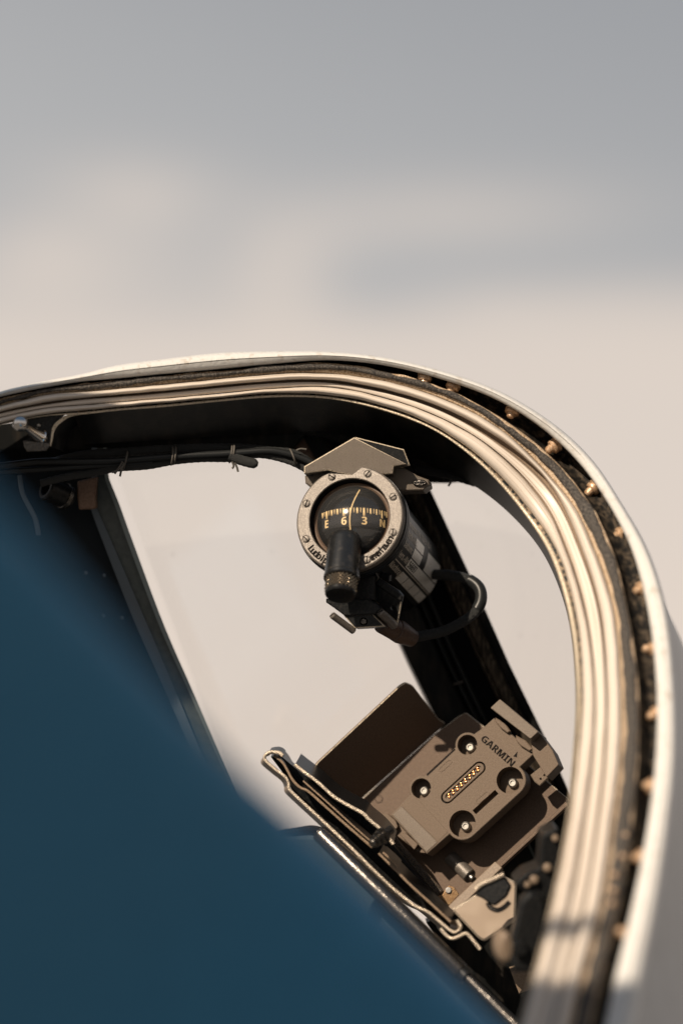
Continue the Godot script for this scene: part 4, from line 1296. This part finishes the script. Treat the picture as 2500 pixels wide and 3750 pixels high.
func build_windscreen() -> void:
	var fr := frame(P(1250, 2450, -900))
	var o := thing("windscreen", fr, "clear windscreen pane with a few dust specks behind the posts", "windscreen")
	part("pane", done(prism(poly(fr, [380, 1600, 1800, 1560, 2040, 2060, 2140, 2400, 2150, 3300, 1300, 3500, 860, 2900]), -10, 0)), mats.windscreen_glass, o)
	rng.seed = 77
	var st := begin()
	for a in [[2123, 2060, 3.0], [1672, 1913, 3.5], [1760, 2002, 3.0], [1946, 2027, 3.2], [1968, 2082, 2.6], [1905, 2328, 4.5], [1790, 1872, 2.2], [1912, 2190, 2.0], [634, 2030, 5.0], [996, 2020, 4.5], [1960, 2330, 3.0]]:
		var q := L(fr, a[0], a[1], 3)
		prism(circle(q, a[2] * 0.6, 7), 1.0, 3.0, 0.5, [], st)
	var s := part("dust_specks", done(st), mats.speck, o)
	s.set_meta("kind", "stuff")

func build_door() -> void:
	# the opened cabin door stands out of view up to the left; its edge and strap shade the frame at both ends
	var t := 3300.0
	var fr := frame(P(100, 1600, 330) + SUN * t, SUN, Vector3(1, 0, 0))
	var o := thing("open_door", fr, "opened cabin door standing outside the picture, shading the frame ends", "door")
	var inv := fr.affine_inverse()
	var pl := func(pts: Array) -> PackedVector2Array:
		var r := PackedVector2Array()
		for a in pts:
			var q: Vector3 = inv * P(a[0], a[1], a[2])
			r.append(Vector2(q.x, q.y))
		return r
	part("leaf", done(prism(pl.call([[330, 1330, 280], [225, 1530, 320], [140, 1900, 330], [-600, 1900, 330], [-600, 1200, 330]]), -30, 30, 6)), mats.white_paint, o)
	part("lower_rail", done(prism(pl.call([[1960, 3395, 1600], [2120, 3365, 1600], [2270, 3400, 1560], [2270, 3490, 1560], [2110, 3455, 1640], [1960, 3480, 1660]]), 2980, 3020, 4)), mats.black_paint, o)
	part("sill", done(prism(pl.call([[1850, 3690, 1780], [2010, 3630, 1780], [2120, 3610, 1780], [2440, 3590, 1760], [2440, 4000, 1900], [1850, 4000, 1900]]), 2980, 3020, 4)), mats.white_paint, o)


# ---------------------------------------------------------------- sky
func make_sky() -> Sky:
	var w := 1024; var h := 512
	var im := Image.create(w, h, false, Image.FORMAT_RGBF)
	var n := FastNoiseLite.new()
	n.seed = 9
	n.noise_type = FastNoiseLite.TYPE_SIMPLEX_SMOOTH
	n.frequency = 1.0
	n.fractal_octaves = 3
	var blobs := [[420, 700, 400, 120, 0.42], [480, 790, 230, 110, 0.28], [60, 980, 330, 150, 0.6], [500, 980, 420, 110, 0.35], [1010, 1000, 200, 170, 0.5], [1650, 790, 640, 120, 0.48], [1150, 880, 260, 120, 0.2], [1950, 1010, 420, 55, -0.06], [2250, 1120, 420, 80, 0.25], [1350, 1080, 160, 60, -0.2], [1850, 1120, 200, 70, 0.2], [150, 880, 160, 60, 0.15]]
	for y in h:
		var el := 90.0 - 180.0 * (y + 0.5) / h
		for x in w:
			var az := wrapf(360.0 * (x + 0.5) / w, -180.0, 180.0)
			var col: Color
			if el < 0:
				col = Color(0.21, 0.18, 0.15)
			else:
				var d := Vector3(sin(deg_to_rad(az)) * cos(deg_to_rad(el)), sin(deg_to_rad(el)), -cos(deg_to_rad(az)) * cos(deg_to_rad(el)))
				var c := n.get_noise_3d(d.x * 3.2, d.y * 9.0, d.z * 3.2)
				var f := 1.0 - smoothstep(16.8, 20.2, el + c * 3.0)
				var inside := smoothstep(14.0, 9.0, abs(az))
				f = lerp(f + 0.5 * smoothstep(0.1, 0.6, c) * (1.0 - smoothstep(20.0, 60.0, el)), 1.0 - smoothstep(17.6, 20.0, el), inside)
				if abs(az) < 16 and el < 32:
					var px := 1250 + tan(deg_to_rad(az)) * FOC
					var py := 1875 - tan(deg_to_rad(el - PITCH)) * FOC
					for b in blobs:
						f += b[4] * exp(-pow((px - b[0]) / b[2], 2) - pow((py - b[1]) / b[3], 2))
				f = clamp(f, 0.0, 1.0)
				var hi := Color(0.46, 0.46, 0.465).lerp(Color(0.335, 0.345, 0.365), smoothstep(18, 30, el + az * 0.25)).lerp(Color(0.11, 0.165, 0.25), smoothstep(27, 55, el))
				col = hi.lerp(Color(0.725, 0.64, 0.572), f)
				col = col.lerp(Color(0.785, 0.672, 0.58), smoothstep(17.0, 8.0, el))
				col = col.lerp(Color(0.46, 0.43, 0.42).lerp(Color(0.74, 0.64, 0.56), smoothstep(0.0, 0.5, c)), 0.75 * smoothstep(14.0, 40.0, abs(az)) * (1.0 - smoothstep(18.0, 30.0, el)))
			im.set_pixel(x, y, col)
	var m := PanoramaSkyMaterial.new()
	m.panorama = ImageTexture.create_from_image(im)
	var s := Sky.new()
	s.sky_material = m
	return s


func _ready() -> void:
	# camera
	var cam := Camera3D.new()
	cam.name = "camera"
	cam.transform = Transform3D(Basis(Vector3(1, 0, 0), deg_to_rad(PITCH)), Vector3(0, 1.6, 0))
	ct = cam.transform
	var at := CameraAttributesPhysical.new()
	at.frustum_focal_length = 12.0 / tan(deg_to_rad(12.0))
	at.exposure_aperture = 1.41
	at.frustum_focus_distance = 1.6
	at.frustum_near = 0.05
	at.frustum_far = 200.0
	cam.attributes = at
	add_child(cam)
	cam.make_current()
	# sky
	var env := Environment.new()
	env.background_mode = Environment.BG_SKY
	env.sky = make_sky()
	env.tonemap_mode = Environment.TONE_MAPPER_LINEAR
	env.tonemap_exposure = 1.35
	env.background_energy_multiplier = 0.74
	env.sdfgi_enabled = true
	env.ssao_enabled = true
	env.ssil_enabled = true
	var we := WorldEnvironment.new()
	we.name = "environment"
	we.environment = env
	add_child(we)
	# sun, high behind the viewer's left shoulder
	var sun := DirectionalLight3D.new()
	sun.name = "sun"
	sun.light_energy = 1.6
	sun.light_color = Color(1.0, 0.925, 0.83)
	sun.light_angular_distance = 0.5
	sun.shadow_enabled = true
	sun.basis = Basis.looking_at(-(ct.basis * SUN))
	add_child(sun)

	make_materials()
	build_frame()
	build_fuselage()
	build_cabin()
	build_floor()
	build_windscreen()
	build_blue()
	build_door()
	build_harness()
	build_compass()
	build_cradle()
	build_glareshield()
	build_latch()
	for c in get_children():
		c.remove_meta("fr")
